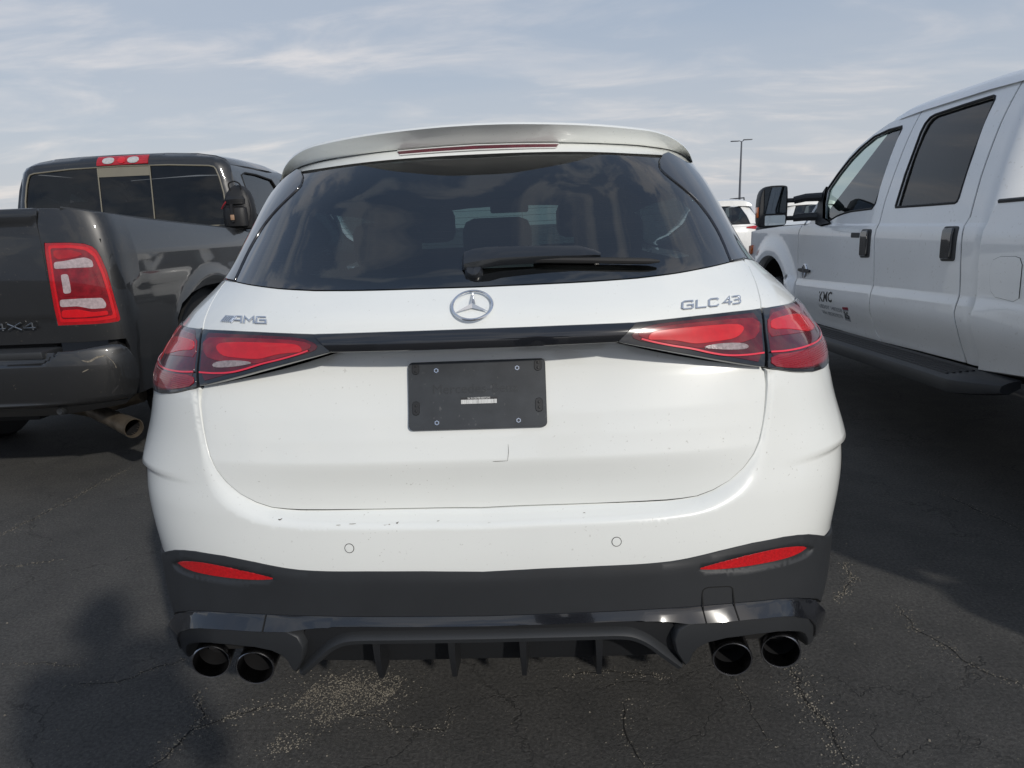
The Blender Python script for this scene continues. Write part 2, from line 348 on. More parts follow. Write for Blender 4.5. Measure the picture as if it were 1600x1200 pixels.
    return obj(name, vs, fs, m, parent, True, None, nrm=vn)
def ribbon(name, F, su, pts, width, m, parent, off=0.002, closed=False, h=0.0015):
    """a thin raised line following (u,v) points on a surface"""
    P = np.array([(a*su, b) for a, b in pts], float); n = len(P)
    t = np.array([P[min(i+1, n-1)]-P[max(i-1, 0)] for i in range(n)]); t /= np.linalg.norm(t, axis=1, keepdims=True)+1e-12
    nn = np.stack([-t[:, 1], t[:, 0]], 1); wd = np.array(width if hasattr(width, '__len__') else [width]*n)[:, None]
    rows = []; off_ = off
    for s_, hh in ((-1, 0), (-1, h), (1, h), (1, 0)):
        q = P+nn*wd*s_/2; pos, nor = F(q[:, 0]/su, q[:, 1]); o_ = off(q[:, 0]/su, q[:, 1])[:, None] if callable(off) else off; rows.append([tuple(p) for p in pos+nor*(o_+hh)])
    b = MB(); b.loft(rows); return b
def rspl(pts, n):
    """resample a polyline by length"""
    c = np.array(pts, float); d = np.r_[0, np.cumsum(np.linalg.norm(np.diff(c, axis=0), axis=1))]; t = np.linspace(0, d[-1], n)
    return np.stack([np.interp(t, d, c[:, k]) for k in range(c.shape[1])], 1)
def catmull(pts, n=8):
    p = np.array(pts, float); out = []
    for i in range(len(p)-1):
        p0, p1, p2, p3 = p[max(i-1, 0)], p[i], p[i+1], p[min(i+2, len(p)-1)]
        for k in range(n):
            t = k/n; out.append(0.5*((2*p1)+(-p0+p2)*t+(2*p0-5*p1+4*p2-p3)*t*t+(-p0+3*p1-3*p2+p3)*t**3))
    out.append(p[-1]); return np.array(out)
class Env:
    """superellipse body envelope: q degrees round the rear, past 90 forward along the side"""
    KQ = 0.014
    def __init__(s, cx, Z, W, Y, B, Nn): s.cx = cx; s.W = pchip(Z, W); s.Y = pchip(Z, Y); s.B = pchip(Z, B); s.N = pchip(Z, Nn)
    def S(s, q, z):
        q = np.asarray(q, float); z = np.asarray(z, float); W, Y, B, n = s.W(z), s.Y(z), s.B(z), s.N(z)
        a = np.radians(np.clip(np.abs(q), 0, 90)); sn, c = np.sin(a), np.cos(a)
        r = 1/((sn/W)**n+(np.maximum(c, 1e-9)/B)**n)**(1/n)
        return np.stack([s.cx+r*sn*np.sign(q), Y+B-r*c+np.maximum(np.abs(q)-90, 0)*s.KQ, z+0*q], -1)
    def __call__(s, q, z):
        a = s.S(q+.05, z)-s.S(q-.05, z); b = s.S(q, z+1e-3)-s.S(q, z-1e-3); n = np.cross(a, b)
        return s.S(q, z), n/np.maximum(np.linalg.norm(n, axis=-1, keepdims=True), 1e-12)
    def q_at_y(s, y, z): return 90+(y-s.Y(z)-s.B(z))/s.KQ
def wheel(parent, x, y, r, wd, side, spokes=5, m_rim=None, rr=0.66):
    """tyre with an alloy rim; side=+1 faces +x"""
    M = Matrix.Translation((x, y, r)) @ Matrix.Scale(side, 4, (1, 0, 0))
    b = MB(); b.lathe([(r*rr, -wd), (r*.93, -wd), (r*.985, -wd*.9), (r, -wd*.75), (r, -wd*.2), (r*.985, -wd*.06), (r*.94, 0), (r*.8, .006), (r*rr, 0)], M, 40)
    for k in range(40):      # tread blocks
        a = 2*math.pi*k/40; MM = M @ Matrix.Rotation(a, 4, 'X'); b.box((-wd*.85, -.012, r-.002), (-wd*.12, .012, r+.006), MM)
    ty = b.obj('wheel', RUB, parent)
    b = MB(); b.lathe([(r*rr, -wd*.9), (r*rr*.97, -wd*.5), (r*rr*.95, -.03), (r*rr, -.005), (r*rr*.93, -.012), (r*rr*.9, -.05)], M, 40)
    b.lathe([(.001, -.02), (r*.14, -.022), (r*.17, -.05), (r*.2, -.12)], M, 24)
    for k in range(spokes):
        for dd in (-.10, .10):
            a = 2*math.pi*k/spokes; MM = M @ Matrix.Rotation(a, 4, 'X')
            b.loft([[MM @ Vector((-.05, -.02+dd*r, r*.14)), MM @ Vector((-.025, -.018+dd*r, r*.14)), MM @ Vector((-.025, .018+dd*r, r*.14)), MM @ Vector((-.05, .02+dd*r, r*.14))],
                    [MM @ Vector((-.05, -.016+dd*r*2, r*rr*.95)), MM @ Vector((-.02, -.012+dd*r*2, r*rr*.95)), MM @ Vector((-.02, .012+dd*r*2, r*rr*.95)), MM @ Vector((-.05, .016+dd*r*2, r*rr*.95))]], close=True)
    b.obj('rim', m_rim or ALLOY, ty)
    b = MB(); b.lathe([(.001, -wd*.55), (r*rr*.96, -wd*.55)], M, 32); b.obj('brake_disc', RUB, ty)
    return ty

# ============================================================ the white SUV in the middle (car axis = world Y, rear at y = 0)
GE = Env(0.0, [0.20,0.33,0.45,0.60,0.72,0.80,0.90,1.02,1.11,1.16,1.25,1.35,1.45,1.53,1.60,1.66],
 [0.83,0.862,0.892,0.915,0.94,0.95,0.94,0.921,0.886,0.850,0.773,0.735,0.695,0.655,0.62,0.55],
 [0.05,0.00,-.02,-.02,-.01,0.00,0.01,0.015,0.02,0.04,0.15,0.25,0.345,0.43,0.52,0.68],
 [0.55,0.52,0.50,0.50,0.52,0.56,0.60,0.66,0.72,0.75,0.80,0.85,0.88,0.9,0.9,0.9],
 [4.0,3.8,3.35,3.05,3.0,2.95,2.95,2.95,2.75,2.8,3.15,3.3,3.5,3.6,3.6,3.4])
SU = 0.0135
T = json.loads('''{"clad_top":[[68.781,0.5801],[66.572,0.5974],[64.25,0.6113],[61.787,0.6205],[59.245,0.6259],[56.665,0.6268],[54.086,0.6271],[51.518,0.6238],[48.96,0.6196],[46.412,0.6142],[43.859,0.6093],[41.291,0.6061],[38.713,0.6049],[36.132,0.6044],[33.551,0.6045],[30.97,0.6047],[28.389,0.6049],[25.808,0.6048],[23.227,0.6045],[20.645,0.6043],[18.064,0.604],[15.483,0.6037],[12.903,0.603],[10.322,0.6022],[7.742,0.6015],[5.161,0.6008],[2.581,0.6001],[0.0,0.5993]],"gloss_top":[[63.597,0.4491],[61.475,0.4624],[59.235,0.4725],[56.916,0.4788],[54.568,0.4832],[52.215,0.4871],[49.85,0.4896],[47.482,0.4917],[45.109,0.4927],[42.735,0.4933],[40.362,0.4939],[37.988,0.4944],[35.613,0.4944],[33.239,0.4944],[30.865,0.4944],[28.491,0.4944],[26.116,0.4943],[23.742,0.4942],[21.368,0.4941],[18.994,0.4939],[16.619,0.4938],[14.245,0.4936],[11.871,0.4933],[9.497,0.493],[7.123,0.4927],[4.748,0.4925],[2.374,0.4922],[0.0,0.4919]],"glass_bot":[[44.075,1.249],[42.446,1.2471],[40.818,1.2453],[39.189,1.2434],[37.561,1.2416],[35.933,1.2397],[34.305,1.2377],[32.678,1.2358],[31.047,1.2343],[29.415,1.233],[27.784,1.2318],[26.152,1.2305],[24.518,1.23],[22.884,1.2296],[21.25,1.2291],[19.615,1.2287],[17.981,1.2284],[16.346,1.2282],[14.711,1.228],[13.077,1.2279],[11.442,1.2278],[9.808,1.2277],[8.173,1.2276],[6.538,1.2276],[4.904,1.2275],[3.269,1.2273],[1.635,1.2272],[0.0,1.227]],"glass_top":[[31.466,1.5214],[30.301,1.522],[29.135,1.5226],[27.97,1.5232],[26.804,1.5238],[25.64,1.5247],[24.476,1.5258],[23.312,1.5269],[22.149,1.528],[20.985,1.5292],[19.821,1.5302],[18.657,1.5312],[17.492,1.5321],[16.327,1.533],[15.163,1.5339],[13.997,1.5346],[12.831,1.5351],[11.665,1.5356],[10.499,1.536],[9.333,1.5365],[8.166,1.537],[7.0,1.5375],[5.834,1.5379],[4.667,1.538],[3.5,1.5381],[2.334,1.5381],[1.167,1.5382],[0.0,1.5382]],"pillar_in":[[44.075,1.249],[43.826,1.2619],[43.577,1.2748],[43.328,1.2878],[43.066,1.3007],[42.586,1.3126],[42.106,1.3246],[41.627,1.3366],[41.146,1.3485],[40.522,1.3592],[39.865,1.3695],[39.208,1.3799],[38.551,1.3903],[37.875,1.4003],[37.073,1.4087],[36.271,1.4171],[35.469,1.4255],[34.669,1.4339],[33.846,1.442],[33.023,1.4502],[32.2,1.4583],[31.404,1.467],[30.628,1.4759],[29.867,1.485],[29.907,1.4947],[30.218,1.5041],[30.975,1.5134],[31.732,1.5226]],"pillar_out":[[49.976,1.25],[48.815,1.279],[47.507,1.3457],[44.038,1.4203],[42.241,1.4751],[37.856,1.5089],[33.263,1.5325]],"seam_up":[[48.867,1.1444],[48.969,1.1486],[49.071,1.1528],[49.172,1.1569],[49.247,1.1612],[49.303,1.1656],[49.344,1.17],[49.381,1.1744],[49.426,1.1787],[49.518,1.1828],[49.609,1.187],[49.704,1.1911],[49.803,1.1952],[49.896,1.1994],[49.979,1.2036],[50.061,1.2078],[50.139,1.212],[50.223,1.2162],[50.318,1.2203],[50.414,1.2244],[50.509,1.2285],[50.604,1.2326],[50.52,1.2357],[50.331,1.2382],[50.142,1.2407],[49.953,1.2431],[49.764,1.2456],[49.575,1.2481]],"strip_top":[[26.335,1.1413],[23.409,1.1418],[20.483,1.1424],[17.557,1.1429],[14.631,1.1432],[11.705,1.1432],[8.779,1.1432],[5.852,1.1433],[2.926,1.1433],[0.0,1.1434]],"strip_bot":[[24.039,1.1048],[21.368,1.1049],[18.697,1.105],[16.026,1.1051],[13.355,1.1051],[10.684,1.1052],[8.013,1.1052],[5.342,1.1052],[2.671,1.1053],[0.0,1.1055]],"lampi_top":[[48.645,1.144],[46.616,1.1446],[44.587,1.1453],[42.558,1.1459],[40.529,1.1459],[38.5,1.1457],[36.471,1.1455],[34.442,1.1448],[32.414,1.144],[30.386,1.1432],[28.358,1.1422],[26.329,1.1413]],"lampi_bot":[[24.037,1.1048],[26.302,1.0979],[28.567,1.091],[30.828,1.0839],[33.087,1.0767],[35.346,1.0694],[37.603,1.0621],[39.849,1.0543],[42.096,1.0465],[44.341,1.0385],[46.585,1.0306],[48.831,1.0227]],"lampo_top":[[49.002,1.1435],[50.413,1.1432],[51.825,1.1429],[53.235,1.1422],[54.646,1.1415],[56.056,1.1407],[57.466,1.14],[58.877,1.1392]],"lampo_bot":[[49.257,1.0213],[50.447,1.0171],[51.637,1.0128],[52.828,1.0086],[54.019,1.0044],[55.217,1.0006],[56.429,0.9975],[57.641,0.9945]],"red_i":[[44.586,1.1093],[43.993,1.1162],[42.979,1.1199],[39.813,1.1228],[35.127,1.1236],[32.027,1.1226],[29.644,1.1209],[28.78,1.1164],[28.653,1.1049],[30.627,1.1033],[32.816,1.1001],[34.46,1.0948],[36.134,1.0887],[37.729,1.0879],[40.332,1.089],[42.749,1.0903],[43.991,1.0971]],"red_iR":[[44.538,1.1075],[43.539,1.1174],[41.42,1.1226],[37.782,1.1232],[33.843,1.1227],[28.884,1.116],[25.41,1.114],[28.609,1.1029],[31.632,1.1027],[33.512,1.0964],[35.942,1.0881],[39.602,1.0876],[42.32,1.089],[44.01,1.0949]],"rev":[[45.605,1.0695],[45.027,1.0759],[43.182,1.081],[40.407,1.0833],[38.468,1.0819],[37.892,1.0783],[39.228,1.0744],[41.246,1.0697],[43.301,1.0666],[45.072,1.0654]],"line_i":[[48.315,1.052],[45.169,1.0529],[42.08,1.0568],[39.383,1.0649],[36.025,1.0781],[32.769,1.0883],[29.511,1.0999],[26.897,1.1106]],"red_o":[[58.707,1.1035],[54.632,1.1152],[51.798,1.1171],[50.522,1.1135],[50.269,1.1002],[51.426,1.0978],[54.378,1.0922],[56.627,1.0844],[58.974,1.0731],[62.085,1.0559],[65.662,1.0627],[63.041,1.0837]],"red_oR":[[50.202,1.1123],[50.881,1.118],[55.296,1.1193],[60.889,1.113],[67.368,1.0935],[68.833,1.0659],[63.122,1.0743],[58.973,1.0844],[55.863,1.0927],[53.105,1.097],[50.306,1.1012]],"line_o":[[60.345,1.0427],[56.188,1.043],[52.369,1.044],[49.4,1.0494]],"tail_out":[[50.305,1.0104],[50.694,0.9801],[51.065,0.9498],[51.363,0.9194],[51.518,0.8888],[51.482,0.8581],[51.067,0.8283],[50.204,0.7999],[48.848,0.7749],[46.958,0.7567],[44.815,0.7447],[42.479,0.7406],[40.131,0.738],[37.77,0.7376],[35.41,0.7371],[33.049,0.7368],[30.689,0.7365],[28.328,0.7361],[25.967,0.7358],[23.606,0.7355],[21.245,0.7353],[18.885,0.735],[16.524,0.7348],[14.163,0.7346],[11.802,0.7344],[9.442,0.7341],[7.081,0.7337],[4.721,0.733],[2.36,0.7324],[0.0,0.7317]],"rim_out":[[49.445,1.0133],[49.758,0.9792],[50.635,0.938],[51.487,0.8967],[52.129,0.8557],[52.938,0.8354],[53.32,0.7986],[52.997,0.7679],[51.712,0.743],[49.549,0.7227],[47.11,0.7111],[43.852,0.705],[40.054,0.7034],[34.575,0.7022],[8.216,0.7007],[0.0,0.6997]],"reflec":[[63.026,0.5854],[61.626,0.5929],[60.196,0.5992],[58.699,0.602],[57.188,0.603],[55.671,0.6029],[54.163,0.6014],[52.658,0.5992],[51.154,0.5967],[49.65,0.5941],[48.153,0.591],[46.66,0.5876],[45.781,0.5839],[47.253,0.5791],[48.747,0.5764],[50.263,0.5761],[51.779,0.5757],[53.295,0.5751],[54.811,0.5745],[56.327,0.5738],[57.843,0.5733],[59.36,0.573],[60.875,0.5729],[62.364,0.5766]],"reflec_rim":[[64.664,0.5695],[63.927,0.5825],[61.731,0.595],[56.643,0.6035],[53.51,0.6038],[49.064,0.5965],[45.235,0.5846],[46.529,0.5736],[49.589,0.5663],[55.446,0.5586],[59.508,0.5557],[63.119,0.5577]],"door_tow":[[46.291,0.448],[46.068,0.4928],[46.183,0.527],[46.529,0.5351],[47.17,0.5372],[50.187,0.533],[50.803,0.5277],[50.956,0.5174],[50.954,0.4856],[51.246,0.4487]]}''')
def mir(c): return [(-a, b) for a, b in c]
def sym(c):
    """right half running outwards-to-centre (ends at q=0) -> whole line left to right"""
    c = [tuple(p) for p in c]; r = c[::-1]; return mir(c)+[p for p in r if p[0] > 1e-6]
suv = thing('suv', 'white SUV in the middle, seen from behind, with four round exhaust tips', 'car', (0, 0, 0))
def GP(name, poly, m, off=0.0, parent=None, **k): return patch(name, GE, SU, poly, m, parent if parent is not None else suv, off, **k)
sb, st = T['strip_bot'], T['strip_top']; lib, lit = T['lampi_bot'], T['lampi_top']
tail = [list(p) for p in T['tail_out']]; rim = T['rim_out']
# --- dark shell under all panels
rows = []
for z in (0.34, .42, .5, .6, .7, .8, .9, 1.0, 1.08, 1.14, 1.2):
    q = np.linspace(-330, 330, 181); p, n = GE(q, np.full_like(q, z)); rows.append([tuple(v) for v in p-n*(.14 if .72 < z < 1.12 else .075 if z < 1.2 else .03)])
MB().loft(rows).obj('inner_shell', GAP, suv)
# --- tailgate, lower panel with its recess under the lamp shelf
hz = lambda z: np.interp(z, [.73, .74, .79, .842, .85, .90, .95, 1.0, 1.05, 1.09, 1.12], [.052, .050, .040, .026, .026, .034, .047, .065, .083, .090, .090])
def r_tail(q, z):
    x = GE.S(q, z)[..., 0]; g = 1-.84*np.clip(np.abs(x)/.65, 0, 1)**2.2; return -hz(z)*g
lowp = [(0, 1.104)]+[(q, z-.0005) for q, z in sb[::-1][1:]]+[(q, z) for q, z in lib[1:-1]]+[(48.9, 1.0225)]
lowp += [(49.75, 1.011)]+[(q-.25, z+.0012+.0022*max(0, min(1, (46-q)/6))) for q, z in tail[1:]]
lowp = [(a, b) for a, b in lowp]; half = lowp; full = half[:-1]+[(0, half[-1][1])]+mir(half[1:-1])[::-1]
crl = [(-50, .842), (50, .842)], [(-50, .852), (50, .852)]
tg = GP('tailgate', full, WHITE, relief=r_tail, res=.0125, lines=crl, thick=.02)
def gap_strip(name, pts, wd, f_off, par):  # dark strip just below a panel gap: its shade and rubber put in as colour
    for s in (1, -1):
        P_ = rspl([(a*SU, c) for a, c in pts], 70); t = np.gradient(P_, axis=0); t /= np.linalg.norm(t, axis=1, keepdims=True)+1e-12; nn = np.stack([-t[:, 1], t[:, 0]], 1); rows = []
        for k in (-1, 1): q = P_+nn*wd*k/2; uq = s*q[:, 0]/SU; p, n = GE(uq, q[:, 1]); o = f_off(uq, q[:, 1]); rows.append([tuple(v) for v in p+n*o[:, None]])
        MB().loft(rows).obj(name, GAP, par)
gap_strip('tailgate_gap_shade', [(q-.12, z+.0010) for q, z in tail], .014, lambda q, z: r_tail(q, z)-.0055, tg)
gap_strip('wing_gap_shade', [(q, z) for q, z in su_] if False else [(q, z) for q, z in T['seam_up']], .014, lambda q, z: -.0045+0*q, tg)
# --- tailgate, upper panel
gb, su_ = T['glass_bot'], T['seam_up']
up = [(0, st[-1][1]+.0015)]+[(q, z+.0015) for q, z in st[::-1][1:]]+[(q, z+.0018) for q, z in lit[::-1][1:]]
up += [(q-.22, z) for q, z in su_[1:]]+[(44.3, 1.2475)]+[(q, z-.0015) for q, z in gb[1:]]
full = up[:-1]+[(0, up[-1][1])]+mir(up[1:-1])[::-1]
GP('upper_panel', full, WHITE, parent=tg, res=.0125, thick=.02)
# --- bumper (white) wrapping round to the rear wheel arch
ct = T['clad_top']
rimf = [(max(q, float(np.interp(z, [.80, .83, .86, .92, 1.02], [53.3, 53.1, 52.6, 52.1, 51.2]))), z) for q, z in rim if z > .80]+[(q, z) for q, z in rim if z <= .80]
tl = np.array([(a*SU, b) for a, b in tail]); rl = np.array([(a*SU, b) for a, b in rimf])
def r_bump(q, z):
    P = np.stack([np.abs(q)*SU, z], -1); dt = dist_pl(P, tl); dr = dist_pl(P, rl)
    t = np.clip(dt/np.maximum(dt+dr, 1e-6), 0, 1); ins = inside(P, np.vstack([tl, [[0, 1.1]], [[.6, 1.1]], [tl[0]]]))
    innr = inside(P, np.vstack([rl, [[0, 1.2]], [[rl[0][0], 1.2]]]))
    ss_ = 1-t; dpt = np.where(innr, ss_*ss_*(1.5-.5*ss_), 0.0)
    x = GE.S(q, z)[..., 0]; D = .054-.048*np.clip(np.abs(x)/.64, 0, 1)**3.5
    st_ = np.clip((z-.789)/.008, 0, 1); lip = st_*st_*(3-2*st_)*np.clip(1-(z-.797)/.13, 0, 1)**1.5*np.clip((np.abs(q)-55)/15, 0, 1)**1.5*.012
    return -D*dpt+lip
bp = [(0, ct[-1][1])]+[tuple(p) for p in ct[::-1][1:]]+[(72, .578), (80, .565), (95, .565), (95, .985), (82, .985), (74, .975), (66, .981), (61, .988)]
bp += [(q, z-.003) for q, z in T['lampo_bot'][::-1]]+[(50.0, 1.012)]+[(q+.05, z-.001) for q, z in tail[1:]]
full = [tuple(p) for p in bp[:-1]]+[(0, bp[-1][1])]+mir(bp[1:-1])[::-1]
lines = []
for s in (1, -1):
    lines += [[(s*q, z) for q, z in rimf], [(s*53, .789), (s*94, .789)], [(s*53, .793), (s*94, .793)], [(s*53, .797), (s*94, .797)]]
tm = rspl([(a*SU, c) for a, c in tail], 80); rm = rspl([(a*SU, c) for a, c in rimf], 80)
for s in (1, -1):
    for k in (.3, .55, .8, 1.25): lines.append([(s*p[0]/SU, p[1]) for p in tm+(rm-tm)*k])
bumper = GP('rear_bumper', full, WHITE, relief=r_bump, res=.0125, lines=lines, thick=.02)
# --- black cladding, glossy strip
gt = T['gloss_top']
gtc = [(q, z) for q, z in gt]
cp = [(0, gt[-1][1]+.002)]+[(q, z+.002) for q, z in gt[::-1][1:]]+[(64.4, .4465), (66.6, .430), (69.2, .398), (71, .375), (76, .36), (84, .35), (95, .34), (95, .562), (80, .562), (72, .568), (70, .573)]+[(q, z-.0015) for q, z in ct[1:]]
RRIM = [(65.6, .5690), (64.7, .581), (62.3, .5955), (59.3, .6045), (56, .6065), (52, .6025), (48, .5940), (44.9, .5845), (46.8, .5735), (50.5, .5655), (55.5, .5600), (60, .5555), (63.8, .5560)]
def r_clad(q, z):   # soft shoulder along the top edge
    P = np.stack([np.abs(q)*SU, z], -1); d = dist_pl(P, np.array([(80*SU, .562), (72*SU, .575)]+[(a*SU, b) for a, b in ct])); 
    inn = np.zeros_like(d)
    for pl in (RRIM,):
        pp = np.array([(a*SU, b) for a, b in smooth_poly(pl, 2)]); i_ = inside(P, pp); dd = dist_pl(P, pp, True); k_ = np.clip(dd/.007, 0, 1); inn = np.where(i_, -k_*k_*(3-2*k_)*.005, inn)
    return .007*(1-np.exp(-d/.010))+inn+.001
clad = GP('bumper_cladding', cp[:-1]+[(0, cp[-1][1])]+mir(cp[1:-1])[::-1], CLAD, relief=r_clad, res=.0115, thick=.02,
   lines=[smooth_poly([(s*(60.5+(a-60.5)*k), .578+(b-.578)*k2) for a, b in RRIM], 2) for s in (1, -1) for k, k2 in ((1, 1), (.985, .90), (.96, .75))])
zb = lambda q: np.interp(q, [0, 30, 36, 39, 41.4, 43.5, 46, 50, 54, 58, 60.5, 62.3], [.4725, .4750, .4740, .4715, .466, .4595, .4585, .4565, .4525, .4425, .431, .410])
def r_gloss(q, z):
    a = np.abs(q); zt = np.interp(a, [p[0] for p in gt[::-1]], [p[1] for p in gt[::-1]]); t = np.clip((zt-z)/np.maximum(zt-zb(a), .012), 0, 1.2); dark = np.clip((.4795-z)/.0035, 0, 1)*(a < 36)
    return .007+(.013+.006*np.clip((a-42)/8, 0, 1))*t-.004*dark
gs = [(0, gt[-1][1])]+[tuple(p) for p in gt[::-1][1:-1]]+[(65.2, .436), (66.6, .405), (66.8, .372), (66.0, .342), (64.0, .342), (63.6, .385)]
qs = [62.6, 61.4, 60, 58, 56, 53, 50, 47, 45, 43.5, 42.4, 41.4, 40, 38.5, 37, 35, 30, 20, 10, 0]
gs += [(q, float(zb(q))) for q in qs]
GP('gloss_strip', gs[:-1]+[(0, gs[-1][1])]+mir(gs[1:-1])[::-1], GLOSSB, off=.001, relief=r_gloss, res=.009, thick=.03)
# --- diffuser: upper face, raised lip arch, recessed centre, fins
dz0 = lambda q: np.interp(q, [0, 32, 34.5, 37, 39.5, 42], [.441, .440, .433, .410, .378, .340])
df = [(q, float(zb(q))-.001) for q in (0, 10, 20, 30, 33, 36, 39, 40.8)]+[(41.7, .44), (41.1, .405), (41.9, .360), (42.8, .330)]+[(q, float(dz0(q))) for q in (41.8, 39.5, 37, 34.5, 32, 20, 0)]
diff = GP('diffuser', df[:-1]+[(0, df[-1][1])]+mir(df[1:-1])[::-1], DIFF, off=-.004, res=.011, thick=.02)
la = [(0, .440), (16, .4405), (27, .440), (31.6, .4385), (34.4, .432), (36.9, .413), (39.2, .380), (41.6, .340)]
la = catmull(la, 5).tolist(); la = [(-a, b) for a, b in la[::-1]]+la[1:]
rows = []
P = np.array(la); 
for dz, dn in ((.012, -.004), (.006, .010), (0, .016), (-.010, .014), (-.016, .002), (-.016, -.03)):
    t = np.array([(P[min(i+1, len(P)-1)]-P[max(i-1, 0)])*[SU, 1] for i in range(len(P))]); t /= np.linalg.norm(t, axis=1, keepdims=True); nn = np.stack([-t[:, 1], t[:, 0]], 1)
    q = P*[SU, 1]+nn*dz; pos, nor = GE(q[:, 0]/SU, q[:, 1]); rows.append([tuple(v) for v in pos+nor*dn])
MB().loft(rows).obj('diffuser_lip', CLAD, diff)
cr = [(0, .445), (30, .444), (34.5, .435), (37.2, .405), (40.5, .355), (42.5, .320), (41, .308), (30, .310), (14, .311), (0, .312)]
GP('diffuser_recess', cr[:-1]+[(0, .312)]+mir(cr[1:-1])[::-1], DIFF, off=-.055, parent=diff, thick=.02)
for x in (-.259, -.083, .083, .259):
    b = MB(); y0 = float(GE.Y(.42)) + .003
    def prof(h): return [(x-h, y0+.065, .43), (x-h*.8, y0-.004, .43), (x-h*.65, y0-.004, .385), (x-h*.55, y0+.006, .345), (x-h*.5, y0+.016, .318), (x-h*.5, y0+.028, .314), (x-h, y0+.062, .330)]
    A = prof(.011); B = [(2*x-a, b_, c) for a, b_, c in A]; b.loft([A, B], close=True, cap=True); b.obj('fin', DIFF, diff, True, 30)
# under-body behind the diffuser
MB().box((-.72, .10, .34), (.72, 4.2, .36)).obj('underbody', GAP, suv, False)
EXRIM = mat('dark_chrome_rim', (.40, .40, .42), .25, 1.0)
# --- exhaust pods and tips
for s in (1, -1):
    arch = [(42.9, .360), (43.6, .382), (44.7, .3985), (46.5, .4095), (49.3, .4145), (53.6, .4115), (57, .404), (59.1, .395), (60.8, .383), (61.8, .368), (62.5, .345), (63.0, .318)]
    po = [(42.3, .352), (41.4, .39), (41.3, .423), (42.1, .4455), (43.8, .4565), (46.3, .458), (52.5, .4545), (57.5, .444), (60.3, .4325), (62.2, .414), (63.3, .392), (64.2, .365), (64.6, .340), (64.8, .312)]
    poly = po+arch[::-1]
    pod = GP('exhaust_surround', [(s*a, b_) for a, b_ in poly], CLAD, off=.020, relief=lambda q, z: .006*np.clip((np.abs(q)-57)/7, 0, 1)**1.5, res=.01, thick=.05, cham=.004)
    # dark cavity behind the arch
    cav = [(41.5, .335)]+[(q_, z_) for q_, z_ in po[1:12]]+[(66, .36), (66, .300), (60, .290), (50, .292), (44, .300)]
    GP('cavity', [(s*a, b_) for a, b_ in cav], GAP, off=-.085, parent=pod, thick=0)
    for (x, y, z, yaw) in ((.582, .045, .322, 4), (.708, .078, .319, 9)):
        M = Matrix.Translation((s*x, y, z)) @ Matrix.Rotation(R(-s*yaw), 4, 'Z') @ Matrix.Rotation(R(4), 4, 'X') @ Matrix.Rotation(R(-90), 4, 'Z')
        b = MB(); sh = Matrix.Identity(4)
        pr = [(.040, -.20), (.0450, -.14), (.0465, -.02), (.0465, -.004), (.0452, 0), (.0432, 0), (.0420, -.006), (.0412, -.03), (.036, -.09)]
        b.lathe(pr, M, 40); tip = b.obj('exhaust_tip', EXH, suv, True, 50)
        b = MB(); b.lathe([(.0415, -.028), (.036, -.085), (.001, -.088)], M, 40); b.obj('pipe_bore', PIPEIN, tip)
        b = MB(); b.lathe([(.0473, -.008), (.0475, .0005), (.0455, .0028), (.0435, .0022), (.0426, -.005)], M, 40); b.obj('tip_rim', EXRIM, tip, True, 60)
# --- side corner of the gloss strip, reflectors, sensors, tow cover
for s in (1, -1):
    rf = [(s*a, b_) for a, b_ in rspl(catmull([(63.6, .5815), (62.9, .5865), (61.3, .5943), (59.0, .6010), (56.2, .6028), (53.3, .6004), (50.3, .5955), (47.7, .5898), (45.7, .5840), (47.5, .5790), (50.3, .5760), (53.8, .5745), (57.3, .5734), (60.2, .5730), (62.2, .5755), (63.6, .5815)], 4), 70)[:-1]]
    GP('reflector', rf, REFL, off=.0060, res=.006, thick=.010, cham=.0015)
    b = MB()
    p, n = GE(np.array([s*31.1]), np.array([.660])); 
    def ringat(q, z, r1, m, nm, par, off=.001, tr=.0012):
        p, n = GE(np.array([float(q)]), np.array([float(z)])); p = Vector(p[0])+Vector(n[0])*off; qq = Vector(n[0]).to_track_quat('Z', 'Y').to_matrix().to_4x4(); M = Matrix.Translation(p) @ qq
        b = MB(); b.tube([M @ Vector((r1*math.cos(a), r1*math.sin(a), 0)) for a in np.linspace(0, 2*math.pi, 33)[:-1]], tr, 6, close=True)
        o = b.obj(nm+'_ring', m, None); COL.objects.unlink(o)
        return M, o
    M, ro = ringat(s*31.1, .660, .0105, GAP, 'sensor', None, .0003, .0008)
    b = MB(); b.add([M @ Vector((0, 0, .0012))]+[M @ Vector((.0098*math.cos(a), .0098*math.sin(a), .0006)) for a in np.linspace(0, 2*math.pi, 25)[:-1]], [(0, i+1, (i+1) % 24+1) for i in range(24)])
    se = b.obj('parking_sensor', WHITE, suv); COL.objects.link(ro); ro.parent = se
    M, ro = ringat(s*64.6, .547, .0115, GLOSSB, 'sensor', None, .006)
    b = MB(); b.add([M @ Vector((0, 0, -.001))]+[M @ Vector((.0105*math.cos(a), .0105*math.sin(a), 0)) for a in np.linspace(0, 2*math.pi, 25)[:-1]], [(0, i+1, (i+1) % 24+1) for i in range(24)])
    se = b.obj('parking_sensor', DIFF, suv); COL.objects.link(ro); ro.parent = se
dt = [(46.25, .4590), (46.05, .493), (46.1, .520), (46.2, .530), (46.6, .5352), (47.2, .537), (50.1, .5333), (50.65, .5305), (50.9, .525), (50.95, .5175), (50.95, .4857), (51.1, .456)]
seam_off = lambda q, z: np.where(z > np.interp(np.abs(q), [p[0] for p in gt[::-1]], [p[1] for p in gt[::-1]])+.001, .0082, r_gloss(q, z)+.0022)
ribbon('x', GE, SU, [(q_, z_) for q_, z_ in rspl(dt, 40)], .0024, GAP, None, seam_off, h=.0006).obj('tow_hook_cover_seam', GAP, clad)
